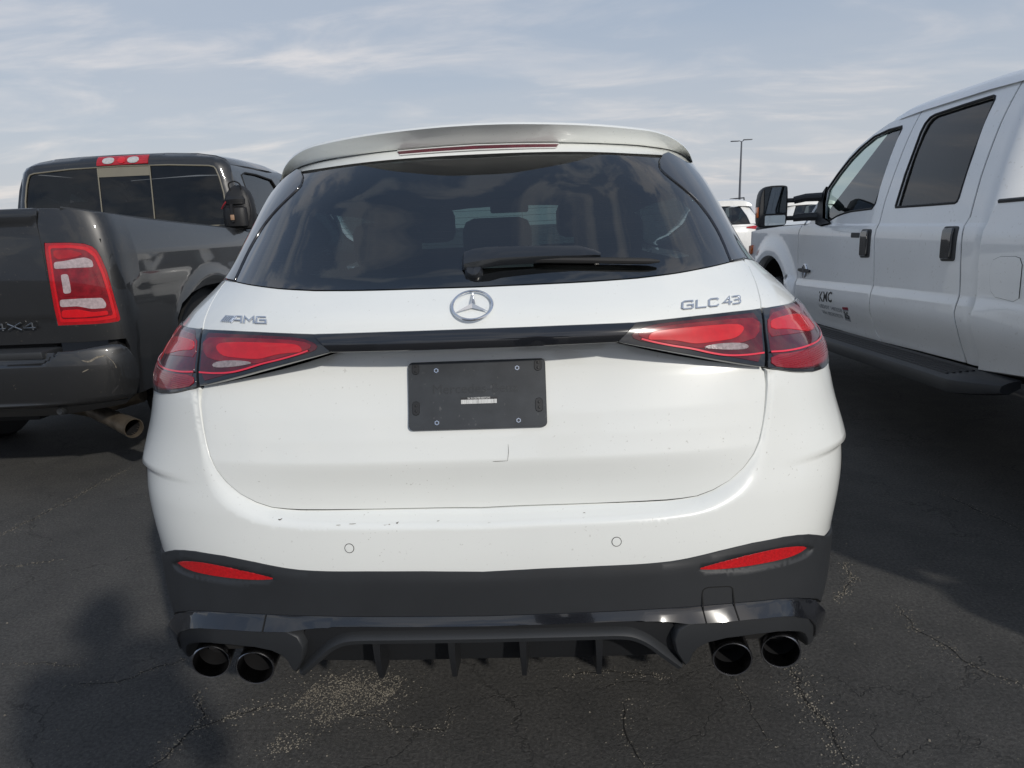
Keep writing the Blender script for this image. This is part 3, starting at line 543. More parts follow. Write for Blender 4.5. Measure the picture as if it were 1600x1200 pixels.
ribbon('x', GE, SU, [(-47.6, .4575), (-47.55, .472), (-47.5, .4915)], .0024, GAP, None, lambda q, z: r_gloss(q, z)+.0022, h=.0006).obj('strip_joint', GAP, clad)
# --- the black strip between the lamps
stp = [(0, st[-1][1])]+[tuple(p) for p in st[::-1][1:]]+[(23.9, 1.1046)]+[(q, z) for q, z in sb[1:]]
def r_strip(q, z): return .003+.006*np.sin(np.clip((z-1.1046)/.039, 0, 1)*math.pi)
GP('black_strip', stp[:-1]+[(0, sb[-1][1])]+mir(stp[1:-1])[::-1], GLOSSB, relief=r_strip, res=.01, thick=.05)
# --- tail lamps: inner half on the gate, outer half on the wing, one lamp each side
lo_t, lo_b = T['lampo_top'], T['lampo_bot']
outl = [(48.95, 1.1435)]+[tuple(p) for p in lo_t[1:]]+[(68, 1.136), (74, 1.127), (79.5, 1.108), (83, 1.08), (83.5, 1.05), (81, 1.02), (76, .998), (70, .987), (64, .985), (60, .9885)]+[(q, z) for q, z in lo_b[::-1][:-1]]+[(49.45, 1.0205)]
inl = [(48.35, 1.1446)]+[tuple(p) for p in lit[1:]]+[(26.2, 1.1410), (24.15, 1.1050)]+[tuple(p) for p in lib[1:-1]]+[(48.75, 1.0232)]
def lamp(s):
    o1 = GP('tail_lamp', [(s*a, b) for a, b in outl], GLOSSB, off=.004, res=.012, thick=.05)
    def sub(nm, pl, m, off, par, sm=1, th=.004, res=.008): return GP(nm, smooth_poly([(s*a, b) for a, b in pl], sm), m, off=off, parent=par, res=res, thick=th, cham=.0006)
    sub('outer_lens', [(49.3, 1.1395), (56, 1.1385), (63, 1.136), (69, 1.131), (75, 1.121), (80, 1.103), (82, 1.07), (81, 1.04), (77, 1.013), (70, .997), (62, .9945), (56, 1.003), (49.8, 1.0245)], LENSD, .0048, o1, 1)
    sub('lens', [(49.6, 1.130), (56, 1.133), (62.5, 1.131), (68, 1.124), (73, 1.110), (76, 1.085), (74, 1.066), (66, 1.068), (58, 1.076), (52, 1.082), (49.6, 1.082)], LENSM, .0056, o1, 1)
    sub('upper_red_light', [(50.1, 1.1135), (51, 1.1182), (54, 1.1195), (58, 1.1175), (62, 1.108), (65.5, 1.09), (66.5, 1.073), (61.5, 1.0715), (58, 1.081), (54, 1.0925), (50.3, 1.0975)], LENSR, .0066, o1, 1)
    g = sub('reflector_grid', [(49.8, 1.045), (56, 1.040), (64, 1.040), (74, 1.047), (76, 1.03), (70, 1.005), (61, .999), (54, 1.0095), (49.9, 1.0235)], LENSG, .0062, o1, 1)
    b = MB()
    for k in range(7):
        z = 1.0095+.0045*k; x0 = 50.8+max(0, 3-k)*1.4; q = np.linspace(x0, 71.5-max(0, 3-k)*2, 14)*s; p, n = GE(q, np.full_like(q, z)+.003*np.sin((np.abs(q)-50)*.12)); b.loft([[tuple(v) for v in p+n*(.0064+h)+np.array([0, 0, dz])] for dz, h in ((-.0006, 0), (0, .0012), (.0006, 0))])
    b.obj('prism_rows', REDRIM, o1)
    lo = [(49.6, 1.0515), (53, 1.0475), (58, 1.046), (65, 1.048), (72, 1.056), (76, 1.068)]
    ribbon('x', GE, SU, [(s*a, b_) for a, b_ in catmull(lo, 5)], .0034, LINER, None, .0068).obj('light_line', LINER, o1)
    o2 = GP('inner_lamp', [(s*a, b) for a, b in inl], GLOSSB, off=.0035, parent=o1, res=.012, thick=.018)
    sub('inner_lens', [(48.1, 1.1375), (42, 1.139), (34, 1.138), (28.5, 1.1345), (25.8, 1.120), (26.6, 1.1065), (31, 1.0925), (36, 1.077), (41, 1.0595), (45, 1.045), (48.3, 1.0325)], LENSD, .0044, o1, 1)
    sub('upper_lens', [(47.7, 1.127), (42, 1.1315), (34, 1.132), (28.5, 1.128), (26.5, 1.117), (29.5, 1.103), (34, 1.088), (38, 1.076), (44, 1.079), (47.6, 1.088)], LENSM, .0052, o1, 1)
    sub('red_light', [(a, b) for a, b in T['red_i']], LENSR, .0062, o1, 1)
    sub('reversing_light', [(a, b) for a, b in T['rev']], CLEARL, .0062, o1, 1)
    li = [tuple(p) for p in T['line_i'][:-1]]+[(27.6, 1.108)]
    ribbon('x', GE, SU, [(s*a, b_) for a, b_ in catmull(li, 5)], .0034, LINER, None, .0062).obj('light_line', LINER, o1)
for s in (1, -1): lamp(s)
PIN = [(44.1, 1.249), (43.75, 1.275), (43.1, 1.301), (42.2, 1.325), (41.1, 1.349), (39.9, 1.370), (38.4, 1.392), (36.7, 1.412), (34.7, 1.4335), (32.6, 1.4555), (30.9, 1.475), (30.0, 1.49), (30.2, 1.504), (31.6, 1.5255)]
for s in (1, -1): GP('air_outlet', [(s*a, c) for a, c in [(73.2, .784), (79.5, .786), (79, .765), (76.0, .705), (75.2, .705)]], GAP, off=.0015, parent=bumper, res=.01, thick=0)
# --- rear quarter panels
def q_at(y, z): return float(GE.q_at_y(y, z))
for s in (1, -1):
    qp = [(q-0+.2 if i == 0 else q, z+.002) for i, (q, z) in enumerate([(48.95, 1.146)]+[tuple(p) for p in lo_t[1:]]+[(68, 1.139), (74, 1.130), (80, 1.111), (84, 1.081), (84.5, 1.048), (82, 1.016), (82, .988)])]
    qp += [(95.3, .988), (95.3, .57)]
    yc, zc, rr = .93, .36, .40
    for a in np.linspace(148, 0, 26): z = zc+rr*math.sin(R(a)); qp.append((max(95.3, q_at(yc+rr*math.cos(R(a)), z)), z))
    qp += [(q_at(1.36, .24), .24), (q_at(1.50, .24), .24), (q_at(1.62, .7), .7), (q_at(1.62, 1.13), 1.13), (q_at(1.2, 1.16), 1.16), (q_at(.8, 1.19), 1.19), (72, 1.215), (60, 1.235), (50.6, 1.2495)]
    qp += [(q+.2, z) for q, z in su_[::-1][1:]]
    # drop the duplicated first arch point
    GP('quarter_panel', [(s*a, b) for a, b in qp], WHITE, res=.022, thick=.02)
    for (ya, yb) in ((1.635, 2.50), (2.512, 3.42)):
        dp = [(q_at(ya, z), z) for z in (.30, .7, 1.128 if ya < 2 else 1.115)]+[(q_at(yb, z), z) for z in (1.113 if ya < 2 else 1.10, .7, .30)]
        d = GP('door', [(s*a, b) for a, b in dp], WHITE, res=.05, thick=.03)
        p, n = GE(np.array([s*q_at(ya+.12, .98)]), np.array([.98])); c = p[0]
        MB().box((c[0]-.015+s*.018, c[1], .965), (c[0]+.015+s*.018, c[1]+.2, .99), bev=.006).obj('door_handle', WHITE, d)
    fp = [(q_at(3.432, .30), .30), (q_at(3.432, 1.10), 1.10), (q_at(4.2, 1.0), 1.0), (q_at(4.45, .88), .88), (q_at(4.5, .6), .6)]
    for a in np.linspace(20, 165, 20): z = .36+.40*math.sin(R(a)); fp.append((q_at(3.83+.40*math.cos(R(a)), z), z))
    GP('fender', [(s*a, b) for a, b in fp], WHITE, res=.04, thick=.03)
    cl = [(q_at(1.36, .2), .20), (q_at(1.36, .29), .29), (q_at(3.4, .29), .29), (q_at(3.4, .2), .20)]
    GP('sill', [(s*a, b) for a, b in cl], CLAD, off=.01, res=.06)
    wheel(suv, s*.915, .93, .36, .25, s, 5); wheel(suv, s*.915, 3.83, .36, .24, s, 5)
    # black D-pillar trim
    pin, pout = T['pillar_in'], T['pillar_out']
    pinn = [(44.3, 1.2495)]+[(q+.1, z) for q, z in rspl(PIN, 26)[1:]]
    pt = pinn+[(33.4, 1.5325), (37.9, 1.509), (42.2, 1.475), (44.6, 1.4203), (47.4, 1.3457), (48.9, 1.279), (49.75, 1.2515)]
    pl = GP('pillar_trim', [(s*a, b) for a, b in pt], GLOSSB, off=.006, res=.012, thick=.03, cham=.003)
    # side glass band
    ws_ = [(50.3, 1.2525), (60, 1.239), (74, 1.214), (66, 1.36), (58, 1.49), (56, 1.514), (44, 1.512), (39, 1.512), (42.7, 1.477), (45.0, 1.4215), (47.7, 1.346), (49.2, 1.28)]
    GP('window_surround', [(s*a, b) for a, b in ws_], GLOSSB, off=.0, res=.03, thick=.01)
    GP('side_window', [(s*a, b) for a, b in [(74.6, 1.213), (q_at(.8, 1.195), 1.195), (q_at(1.6, 1.135), 1.135), (q_at(3.3, 1.11), 1.11), (q_at(2.98, 1.25), 1.25), (q_at(2.43, 1.47), 1.47), (q_at(2.3, 1.495), 1.495), (q_at(1.5, 1.505), 1.505), (70, 1.507), (57, 1.512), (59, 1.49), (67, 1.36)]], GTINT, off=-.003, res=.05, thick=0)
    for yy in (1.63, 2.50):
        b = MB(); 
        for z0, z1 in ((1.12, 1.50),): 
            zs_ = np.linspace(z0, z1, 6); b.loft([[tuple(GE(np.array([s*q_at(yy+dy, z)]), np.array([z]))[0][0]) for z in zs_] for dy in (-.03, .03)])
        b.obj('door_pillar', GLOSSB, suv)
    # door mirror
    MB().box((s*.93 if s > 0 else -1.13, 3.0, 1.06), (1.13 if s > 0 else -.93, 3.12, 1.20), bev=.04).obj('door_mirror', WHITE, suv)
# --- rear window glass
gl = [(0, gb[-1][1])]+[(q, z) for q, z in gb[::-1][1:]]+[(q, z) for q, z in PIN[1:-1]]+[(31.5, 1.5255)]
gtp = T['glass_top']; gl += [(q, z+.006) for q, z in gtp[1:]]
rw = GP('rear_window', gl[:-1]+[(0, gl[-1][1])]+mir(gl[1:-1])[::-1], GREAR, off=.002, res=.02, thick=0)
# ceramic frit band round the glass, heating wires
def inset(pl, k, cz): return [(a*k, cz+(b-cz)*k) for a, b in pl]
outer = gl[:-1]+[(0, gl[-1][1])]; ring_o = [p for p in outer]
fr_in = [(0, 1.262), (20, 1.264), (33, 1.269), (38.2, 1.278), (40.4, 1.295), (40.3, 1.314), (39.2, 1.338), (37.4, 1.365), (35.2, 1.392), (32.4, 1.420), (29.2, 1.448), (26.5, 1.468), (20, 1.478), (0, 1.484)]
fo = [(0, 1.2275), (20, 1.229), (34, 1.2378), (40, 1.2445), (43.9, 1.2495), (43.0, 1.301), (41.0, 1.349), (38.3, 1.392), (34.6, 1.4335), (32, 1.461), (30.2, 1.483), (30.0, 1.504), (20, 1.530), (0, 1.537)]
b = MB()
A = rspl([(a*SU, z) for a, z in fo], 60); Bq = rspl([(a*SU, z) for a, z in fr_in], 60)
for s in (1, -1):
    rr_ = []
    for k in range(4):
        C_ = A+(Bq-A)*k/3; p, n = GE(s*C_[:, 0]/SU, C_[:, 1]); rr_.append([tuple(v) for v in p-n*.003])
    b.loft(rr_)
FRIT = mat('ceramic_frit', (0.014, 0.016, 0.019), 0.4)
b.obj('frit_band', FRIT, rw)
WIRE = mat('heater_wire', (0.10, 0.07, 0.05), 0.5)
b = MB()
for k in range(13):
    z = 1.275+.0155*k; qm = float(np.interp(z, [1.27, 1.30, 1.345, 1.402, 1.458, 1.476], [36, 40, 38.5, 34, 28, 25])); q = np.linspace(-qm, qm, 30); p, n = GE(q, np.full_like(q, z)+.012*(q/45)**2); b.tube([tuple(v) for v in p-n*.002], .0005, 3)
for q0 in (-19, 8.5, 25):
    z = np.linspace(1.265, 1.48, 14); p, n = GE(np.full_like(z, q0)-(z-1.26)*8*np.sign(q0), z); b.tube([tuple(v) for v in p-n*.002], .0005, 3)
b.obj('heater_wires', WIRE, rw)
# --- spoiler and header band
spt = [(0, .400, 1.615), (.10, .403, 1.6135), (.23, .428, 1.6095), (.32, .463, 1.606), (.40, .508, 1.602), (.475, .564, 1.597), (.53, .612, 1.585), (.572, .655, 1.567), (.597, .682, 1.546), (.612, .698, 1.517)]
spl0 = [(0, .430, 1.5690), (.12, .436, 1.567), (.237, .461, 1.5645), (.32, .493, 1.5625), (.42, .552, 1.560), (.49, .606, 1.556), (.54, .650, 1.551), (.58, .693, 1.542), (.605, .72, 1.530), (.621, .740, 1.519)]
spl = [(x, y+.012, z+.0012) for x, y, z in spl0]
def symc(c, n=61):
    r = rspl(catmull(c, 6), n); return np.vstack([np.column_stack([-r[::-1, 0], r[::-1, 1:]]), r[1:]])
A, Bs = symc(spt), symc(spl)
zsort = [(0, 1.5385), (7, 1.5378), (14, 1.535), (20, 1.5305), (26, 1.5248), (31.4, 1.5222)]
gp_ = [tuple(GE(np.array([q]), np.array([z]))[0][0]+GE(np.array([q]), np.array([z]))[1][0]*.006) for q, z in zsort]+[(.545, .60, 1.523), (.58, .66, 1.520), (.607, .705, 1.515)]
Cb = symc(gp_)
mid = (A+Bs)/2; mid[:, 1] -= .002; t0 = A.copy(); t0[:, 2] -= .006; t0[:, 1] -= .006
t1 = Bs.copy(); t1[:, 1] -= .004; t1[:, 2] += .003; t2 = Bs.copy(); t2[:, 1] += .02; t2[:, 2] += .002
b = MB(); top0 = A.copy(); top0[:, 1] += .03; top0[:, 2] += .0035
b.loft([[tuple(v) for v in c] for c in (top0, A, t0, (t0*.7+mid*.3), mid, (mid+t1)/2, t1, Bs, t2)]); spoiler = b.obj('spoiler', WHITE, suv, True, 55)
h0 = Bs.copy(); h0[:, 1] += .006; h0[:, 2] -= .002
h1 = h0*.55+Cb*.45; h1[:, 1] -= .004
b = MB(); b.loft([[tuple(v) for v in c] for c in (h0, h0*.8+h1*.2, h1, Cb, Cb+np.array([0, .03, -.003]))]); header = b.obj('tailgate_header', WHITE, spoiler, True, 60)
# third brake light let into the header
def hdr(x, t, o=0):
    i = np.interp(x, h0[:, 0], np.arange(len(h0))); f = lambda c: np.array([np.interp(i, np.arange(len(c)), c[:, k]) for k in range(3)]); a, b_ = f(h0), f(Cb); p = a+(b_-a)*(.14+.46*t); return (p[0], p[1]-.004-o, p[2]+.001)
xs = np.linspace(-.212, .212, 40); b = MB()
rows = []
for t, o in ((.0, -.008), (.02, .002), (.95, .002), (1.0, -.008)): rows.append([hdr(x if t < .5 else x*.955, t, o) for x in xs])
b.loft(rows); bl = b.obj('brake_light', STOPM, suv, True, 30)
b = MB()
for t, o in ((-.06, .0022), (1.0, .0022)):
    b.tube([hdr(x*(1 if t < .5 else .955), t, o) for x in xs], .0016, 6)
b.obj('light_surround', WHITE, bl)
# --- roof
def rw_(y): return float(np.interp(y, [.40, .70, .95, 1.4, 2.2, 2.7], [.612, .612, .63, .65, .64, .60]))
rows = []; U = np.linspace(-1, 1, 41)
nA = rspl(A, 41)
for v in np.linspace(0, 1, 24):
    row = []
    for k, u in enumerate(U):
        e = nA[k]; yf = 2.62; y = e[1]+.028+(yf-e[1]-.028)*v; W_ = .612+(rw_(y)-.612)*min(1, max(0, (y-e[1])/.3)); ue = e[0]/.612; x = ue*W_
        zc_ = float(np.interp(y, [.4, 1.0, 1.6, 2.2, 2.62], [1.6175, 1.632, 1.645, 1.64, 1.605])); zed = e[2]+(1.515-e[2])*0
        drop = (1.6175-nA[k][2]); z = zc_-drop*(1.0 if abs(ue) > .9 else 1.0)-.01*ue*ue*min(1, (y-.4)/1.0); row.append((x, y, z+ (0.0 if v else .0)))
    rows.append(row)
MB().loft(rows).obj('roof', WHITE, suv, True, 60)
for s in (1, -1):
    pts = [(s*.560, .96, 1.590), (s*.565, 1.03, 1.620), (s*.575, 1.14, 1.640), (s*.585, 1.5, 1.652), (s*.585, 2.0, 1.650), (s*.575, 2.25, 1.638), (s*.565, 2.34, 1.600)]
    MB().tube([tuple(v) for v in catmull(pts, 6)], .011, 8).obj('roof_rail', POLE, suv)
b = MB(); b.loft([[(-.012, 1.0, 1.655), (.012, 1.0, 1.655)], [(-.004, 1.03, 1.69), (.004, 1.03, 1.69)], [(-.004, 1.10, 1.665), (.004, 1.10, 1.665)]]); b.obj('roof_fin', GLOSSB, suv)
# --- windscreen, bonnet, nose
ws = []
for t in np.linspace(0, 1, 8):
    z = 1.10+(1.515+.09-1.10)*t; y = 3.45+(2.60-3.45)*t; hw = .80+(.64-.80)*t
    ws.append([(hw*u, y-.06*(u*u)*1.5, z-.02*u*u-(.08*u**4 if t == 1 else .08*u**4*t)) for u in np.linspace(-1, 1, 21)])
MB().loft(ws).obj('windscreen', GCLEAR, suv)
for s in (1, -1):
    MB().loft([[(s*.80, 3.36, 1.08), (s*.86, 3.40, 1.08)], [(s*.63, 2.50, 1.50), (s*.69, 2.42, 1.50)]]).obj('front_pillar', WHITE, suv)
bn = []
for t in np.linspace(0, 1, 10):
    y = 3.42+(4.55-3.42)*t; z = 1.08-.16*t**1.6; hw = .84-.14*t**2
    bn.append([(hw*u, y-.10*u*u*t, z-.05*u**4) for u in np.linspace(-1, 1, 21)])
MB().loft(bn).obj('bonnet', WHITE, suv)
ns = []
for z, y, hw in ((.93, 4.52, .70), (.88, 4.60, .72), (.75, 4.66, .80), (.5, 4.68, .86), (.3, 4.62, .84), (.22, 4.5, .8)):
    ns.append([(hw*math.sin(R(a)), y-.45*(1-math.cos(R(a)))**1.2, z) for a in np.linspace(-90, 90, 25)])
MB().loft(ns).obj('front_bumper', WHITE, suv)
for s in (1, -1): MB().box((s*.55-.12, 4.42, .72), (s*.55+.12, 4.58, .82), bev=.03).obj('headlamp', CLEARW, suv)
# --- cabin
b = MB(); b.box((-.72, .45, .62), (.72, 3.3, .66)); b.obj('cabin_floor', LINING, suv, False)
MB().box((-.66, .30, 1.10), (.66, .80, 1.115)).obj('parcel_cover', SEAT, suv, False)
rows = [[(x*(1 if y < .9 else 1.12), y, float(np.interp(y, [.5, 1.0, 1.8, 2.45, 2.62], [1.535, 1.525, 1.51, 1.475, 1.465]))-.10*abs(x/.6)**3) for x in np.linspace(-.58, .58, 13)] for y in (.56, 1.0, 1.8, 2.45, 2.62)]
MB().loft(rows).obj('headlining', LINING, suv)
MB().box((-.78, 3.0, .66), (.78, 3.5, 1.06), bev=.05).obj('dashboard', SEAT, suv)
def seat(x, y, wd, zb_, zt, hr=True):
    b = MB(); b.box((x-wd/2, y-.02, .68), (x+wd/2, y+.48, .84), bev=.05); b.box((x-wd/2, y-.08, .82), (x+wd/2, y+.06, zt), bev=.05)
    o = b.obj('seat', SEAT, suv)
    if hr: MB().box((x-.13, y-.09, zt+.03), (x+.13, y+.01, zt+.20), bev=.045).obj('headrest', SEAT, o)
for x in (-.42, 0, .42): seat(x, 1.30, .43, .8, 1.19)
for x in (-.38, .38): seat(x, 2.15, .50, .8, 1.26)
c = Vector((-.38, 2.85, 1.02)); Mq = Matrix.Translation(c) @ Matrix.Rotation(R(65), 4, 'X')
b = MB(); b.tube([Mq @ Vector((.185*math.cos(a), .185*math.sin(a), 0)) for a in np.linspace(0, 2*math.pi, 29)[:-1]], .014, 8, close=True)
for a in (0, 180, 270): b.tube([Mq @ Vector((0, 0, -.02)), Mq @ Vector((.18*math.cos(R(a)), .18*math.sin(R(a)), 0))], .016, 6)
b.obj('steering_wheel', GREYL, suv)
MB().box((-.11, 2.72, 1.43), (.11, 2.75, 1.49), bev=.012).obj('rear_view_mirror', SEAT, suv)
# --- wiper
p0 = (-.022, .125, 1.285)
def onG(q, z, o): p, n = GE(np.array([float(q)]), np.array([float(z)])); return Vector(p[0])+Vector(n[0])*o
def qx(x, z): return float(np.interp(x, GE.S(np.linspace(0, 60, 200), np.full(200, z))[:, 0], np.linspace(0, 60, 200)))*1.0 if x >= 0 else -float(np.interp(-x, GE.S(np.linspace(0, 60, 200), np.full(200, z))[:, 0], np.linspace(0, 60, 200)))
def wp(x, z, o): return onG(qx(x, z), z, o)
rows = []
for x, z, hh, o in ((-.028, 1.272, .010, .012), (-.022, 1.274, .017, .026), (.0, 1.275, .019, .032), (.03, 1.277, .018, .034), (.06, 1.279, .0165, .033), (.16, 1.280, .015, .030), (.24, 1.2785, .014, .028), (.275, 1.276, .008, .024), (.29, 1.274, .004, .02)):
    rows.append([tuple(wp(x, z-hh, o*.35)), tuple(wp(x, z-hh*.8, o*.95)), tuple(wp(x, z, o)), tuple(wp(x, z+hh*.8, o*.9)), tuple(wp(x, z+hh, o*.35))])
wiper = MB().loft(rows, close=True, cap=True).obj('wiper', SATIN, suv, True, 40)
b = MB(); b.tube([tuple(wp(x, 1.2745-.020*((x-.02)/.4)**1.3, .014)) for x in np.linspace(.03, .425, 20)], [.0075]*18+[.0065, .003], 8); b.obj('wiper_blade', RUB, wiper)
b = MB(); b.lathe([(.001, .006), (.016, .004), (.021, -.004), (.022, -.03)], Matrix.Translation(wp(0.0, 1.256, .012)) @ Matrix.Rotation(R(-90), 4, 'Z') @ Matrix.Rotation(R(-35), 4, 'Y'), 20); b.obj('wiper_hub', SATIN, wiper)
# --- number plate bracket
TL = Vector((-.156, .093, 1.0637)); TR = Vector((.156, .093, 1.0637)); BL = Vector((-.156, .0395, .918)); BR = Vector((.156, .0395, .918))
cx_ = (TL+TR+BL+BR)/4; ex = (TR-TL).normalized(); ez = (TL-BL).normalized(); ey = ex.cross(ez).normalized()   # ey points away from the viewer... 
if ey.y > 0: ey = -ey
Mp = Matrix.Translation(cx_) @ Matrix((( ex.x, ez.x, ey.x, 0), (ex.y, ez.y, ey.y, 0), (ex.z, ez.z, ey.z, 0), (0, 0, 0, 1)))
hw, hh = (TR-TL).length/2, (TL-BL).length/2
def rrect(hw, hh, r, n=5, cx=0, cy=0):
    o = []
    for k, (sx, sy) in enumerate(((1, 1), (-1, 1), (-1, -1), (1, -1))):
        for j in range(n+1): a = R(90*k+90*j/n); o.append((cx+sx*(hw-r)+r*math.cos(a), cy+sy*(hh-r)+r*math.sin(a)))
    return o
def slab(M, pts, z0, z1, b=None, ch=.001):
    b = b or MB(); cx = sum(p[0] for p in pts)/len(pts); cy = sum(p[1] for p in pts)/len(pts)
    sh = [(cx+(x-cx)*(1-ch/ max(1e-3, math.hypot(x-cx, y-cy))), cy+(y-cy)*(1-ch/max(1e-3, math.hypot(x-cx, y-cy)))) for x, y in pts]
    r = [[M @ Vector((x, y, z0)) for x, y in pts], [M @ Vector((x, y, z1-ch)) for x, y in pts], [M @ Vector((x, y, z1)) for x, y in sh]]
    n = len(pts); o = len(b.v); b.loft(r, close=True); b.f.append(tuple(o+2*n+i for i in range(n))); return b
plate = slab(Mp, rrect(hw, hh, .011), -.022, 0).obj('plate_bracket', PLATEM, suv, True, 30)
for (x, y) in ((-.092, .057), (.092, .057), (-.092, -.062), (.092, -.062)):
    b = MB(); b.lathe([(.0028, .0004), (.0034, .0018), (.0056, .0018), (.0060, 0)], Mp @ Matrix.Translation((x, y, 0)) @ Matrix.Rotation(R(-90), 4, 'Y'), 6); bo = b.obj('bolt', CHROME, plate, False)
for (x, y, h) in ((-.139, .062, .013), (.139, .062, .013), (-.139, -.028, .016), (.139, -.028, .016)):
    b = MB(); slab(Mp, rrect(.0085, h, .008, cx=x, cy=y), 0, .0016, b); slab(Mp, rrect(.0062, h-.0025, .006, cx=x, cy=y), .001, .0003, b)
    for dy in (-.006, .006): b.lathe([(.001, .003), (.0025, .0028), (.0032, .0016)], Mp @ Matrix.Translation((x, y+dy, 0)) @ Matrix.Rotation(R(-90), 4, 'Y'), 10)
    b.obj('slot_boss', DIFF, plate)
def text(name, s, size, M, m, parent, ext=.0006, sx=1.0, align='CENTER', bev=0.0, shear=0):
    cu = bpy.data.curves.new(name, 'FONT'); cu.body = s; cu.size = size; cu.extrude = ext; cu.align_x = align; cu.bevel_depth = bev; cu.shear = shear; cu.resolution_u = 3
    o = bpy.data.objects.new(name, cu); COL.objects.link(o); dg = bpy.context.evaluated_depsgraph_get(); dg.update()
    me = bpy.data.meshes.new_from_object(o.evaluated_get(dg)); COL.objects.unlink(o); bpy.data.objects.remove(o)
    vs = [M @ Vector((v.co.x*sx, v.co.y, v.co.z)) for v in me.vertices]; fs = [tuple(p.vertices) for p in me.polygons]
    bpy.data.meshes.remove(me); return obj(name, vs, fs, m, parent, False)
text('embossed_wording', 'Mercedes-Benz', .030, Mp @ Matrix.Translation((-.004, .004, .0002)), EMBOSS, plate, .0007, 1.05)
bs = slab(Mp, [(-.038, -.022), (.046, -.022), (.046, -.0065), (-.038, -.0065)], 0, .0005).obj('barcode_sticker', DECAL, plate, False)
b = MB(); x = -.0365; rnd = random.Random(3)
b2 = MB(); 
while x < .0445:
    wd = rnd.choice((.0005, .0009, .0013)); b.add([Mp @ Vector(p) for p in ((x, -.0212, .0009), (x+wd*1.5, -.0212, .0009), (x+wd*1.5, -.0118, .0009), (x, -.0118, .0009))], [(0, 1, 2, 3)]); x += wd*1.5+rnd.choice((.0003, .0005))
b.obj('barcode_bars', STICK, plate, False)
text('sticker_number', 'S# W1NKM8HB0SF2345', .0058, Mp @ Matrix.Translation((.004, -.0105, .0009)), STICK, plate, 0, .86)
# --- emblem, lettering
def Msurf(q, z, o=0):
    p, n = GE(np.array([float(q)]), np.array([float(z)])); n = Vector(n[0]); p = Vector(p[0])+n*o; ex = (Vector(GE.S(q+.3, z))-Vector(GE.S(q-.3, z))).normalized(); ez = n.cross(ex).normalized()
    if ez.z < 0: ez = -ez
    return Matrix.Translation(p) @ Matrix(((ex.x, ez.x, n.x, 0), (ex.y, ez.y, n.y, 0), (ex.z, ez.z, n.z, 0), (0, 0, 0, 1)))
Me = Msurf(0.0, 1.1885, .003); Me = Matrix.Translation((0, -.001, 0)) @ Me
b = MB(); b.tube([Me @ Vector((.0440*math.cos(a), .0440*math.sin(a), .002)) for a in np.linspace(0, 2*math.pi, 65)[:-1]], .0031, 10, close=True)
em = b.obj('emblem', CHROME, suv)
b = MB(); c0 = Me @ Vector((0, 0, .0085))
for k in range(3):
    a = math.pi/2+k*2*math.pi/3; tip = Me @ Vector((.0430*math.cos(a), .0430*math.sin(a), .0025)); l = Me @ Vector((.0078*math.cos(a+math.pi/3), .0078*math.sin(a+math.pi/3), .001)); r_ = Me @ Vector((.0078*math.cos(a-math.pi/3), .0078*math.sin(a-math.pi/3), .001)); b.add([c0, tip, l, r_], [(0, 2, 1), (0, 1, 3)])
b.obj('emblem_star', CHROME, em, False)
def strokes(name, S_, Mw, wd, m, parent, h=.003):
    """letters as bevelled bars; S_ = list of polylines in metres"""
    b = MB()
    for pl in S_:
        P_ = [Vector((x, y, 0)) for x, y in pl]; n = len(P_); rows = []
        for i, p in enumerate(P_):
            a = (P_[i]-P_[i-1]).normalized() if i else (P_[1]-P_[0]).normalized(); c = (P_[i+1]-P_[i]).normalized() if i < n-1 else a
            t = (a+c).normalized(); nn = Vector((-t.y, t.x, 0)); k = 1/max(.5, nn.dot(Vector((-a.y, a.x, 0))))
            if i == 0: p = p-a*wd*.12
            if i == n-1: p = p+a*wd*.12
            rows.append([Mw(p.x+nn.x*wd*k*q_, p.y+nn.y*wd*k*q_, hz_) for q_, hz_ in ((-.5, 0), (-.5, h*.45), (-.28, h), (.28, h), (.5, h*.45), (.5, 0))])
        b.loft(rows, cap=True)
    return b.obj(name, m, parent, True, 25)
# curved mapping: x metres along the surface at height z
def along(q0, z0):
    qs_ = np.linspace(q0-16, q0+16, 161); P_ = GE.S(qs_, np.full(161, z0)); d = np.r_[0, np.cumsum(np.linalg.norm(np.diff(P_, axis=0), axis=1))]; d -= np.interp(q0, qs_, d)
    def f(x, y, h): 
        q = float(np.interp(x, d, qs_)); p, n = GE(np.array([q]), np.array([z0+y*.62])); return tuple(p[0]+n[0]*(h+.0006))
    return f
# local letter height about 23 mm on a face that leans: y is scaled in along()
H = .0235
G_ = [[(.026, H*.86), (.024, H), (.004, H), (0, H*.86), (0, H*.14), (.004, 0), (.024, 0), (.027, H*.14), (.027, H*.48), (.013, H*.48)]]
L_ = [[(0, H), (0, 0), (.025, 0)]]
C_ = [[(.026, H*.84), (.022, H), (.004, H), (0, H*.86), (0, H*.14), (.004, 0), (.022, 0), (.026, H*.16)]]
F4 = [[(.018, -H*.04), (.018, H), (0, H*.32), (.025, H*.32)]]
F3 = [[(0, H), (.020, H), (.024, H*.86), (.024, H*.66), (.019, H*.53), (.006, H*.53)], [(.019, H*.53), (.024, H*.38), (.024, H*.14), (.020, 0), (0, 0)]]
mp1 = along(38.6, 1.1695); x0 = -.0785; 
for nm, Ls, dx in (('letter_G', G_, 0), ('letter_L', L_, .0375), ('letter_C', C_, .072), ('digit_4', F4, .114), ('digit_3', F3, .1445)):
    pass
allS = []
for Ls, dx in ((G_, 0), (L_, .0365), (C_, .070), (F4, .1115), (F3, .1405)): allS += [[(x+dx+x0, y-H*.5) for x, y in pl] for pl in Ls]
strokes('model_lettering', allS, mp1, .0058, SILVER, suv)
Hm = .0205; sl = .0105   # slanted letters of the left badge
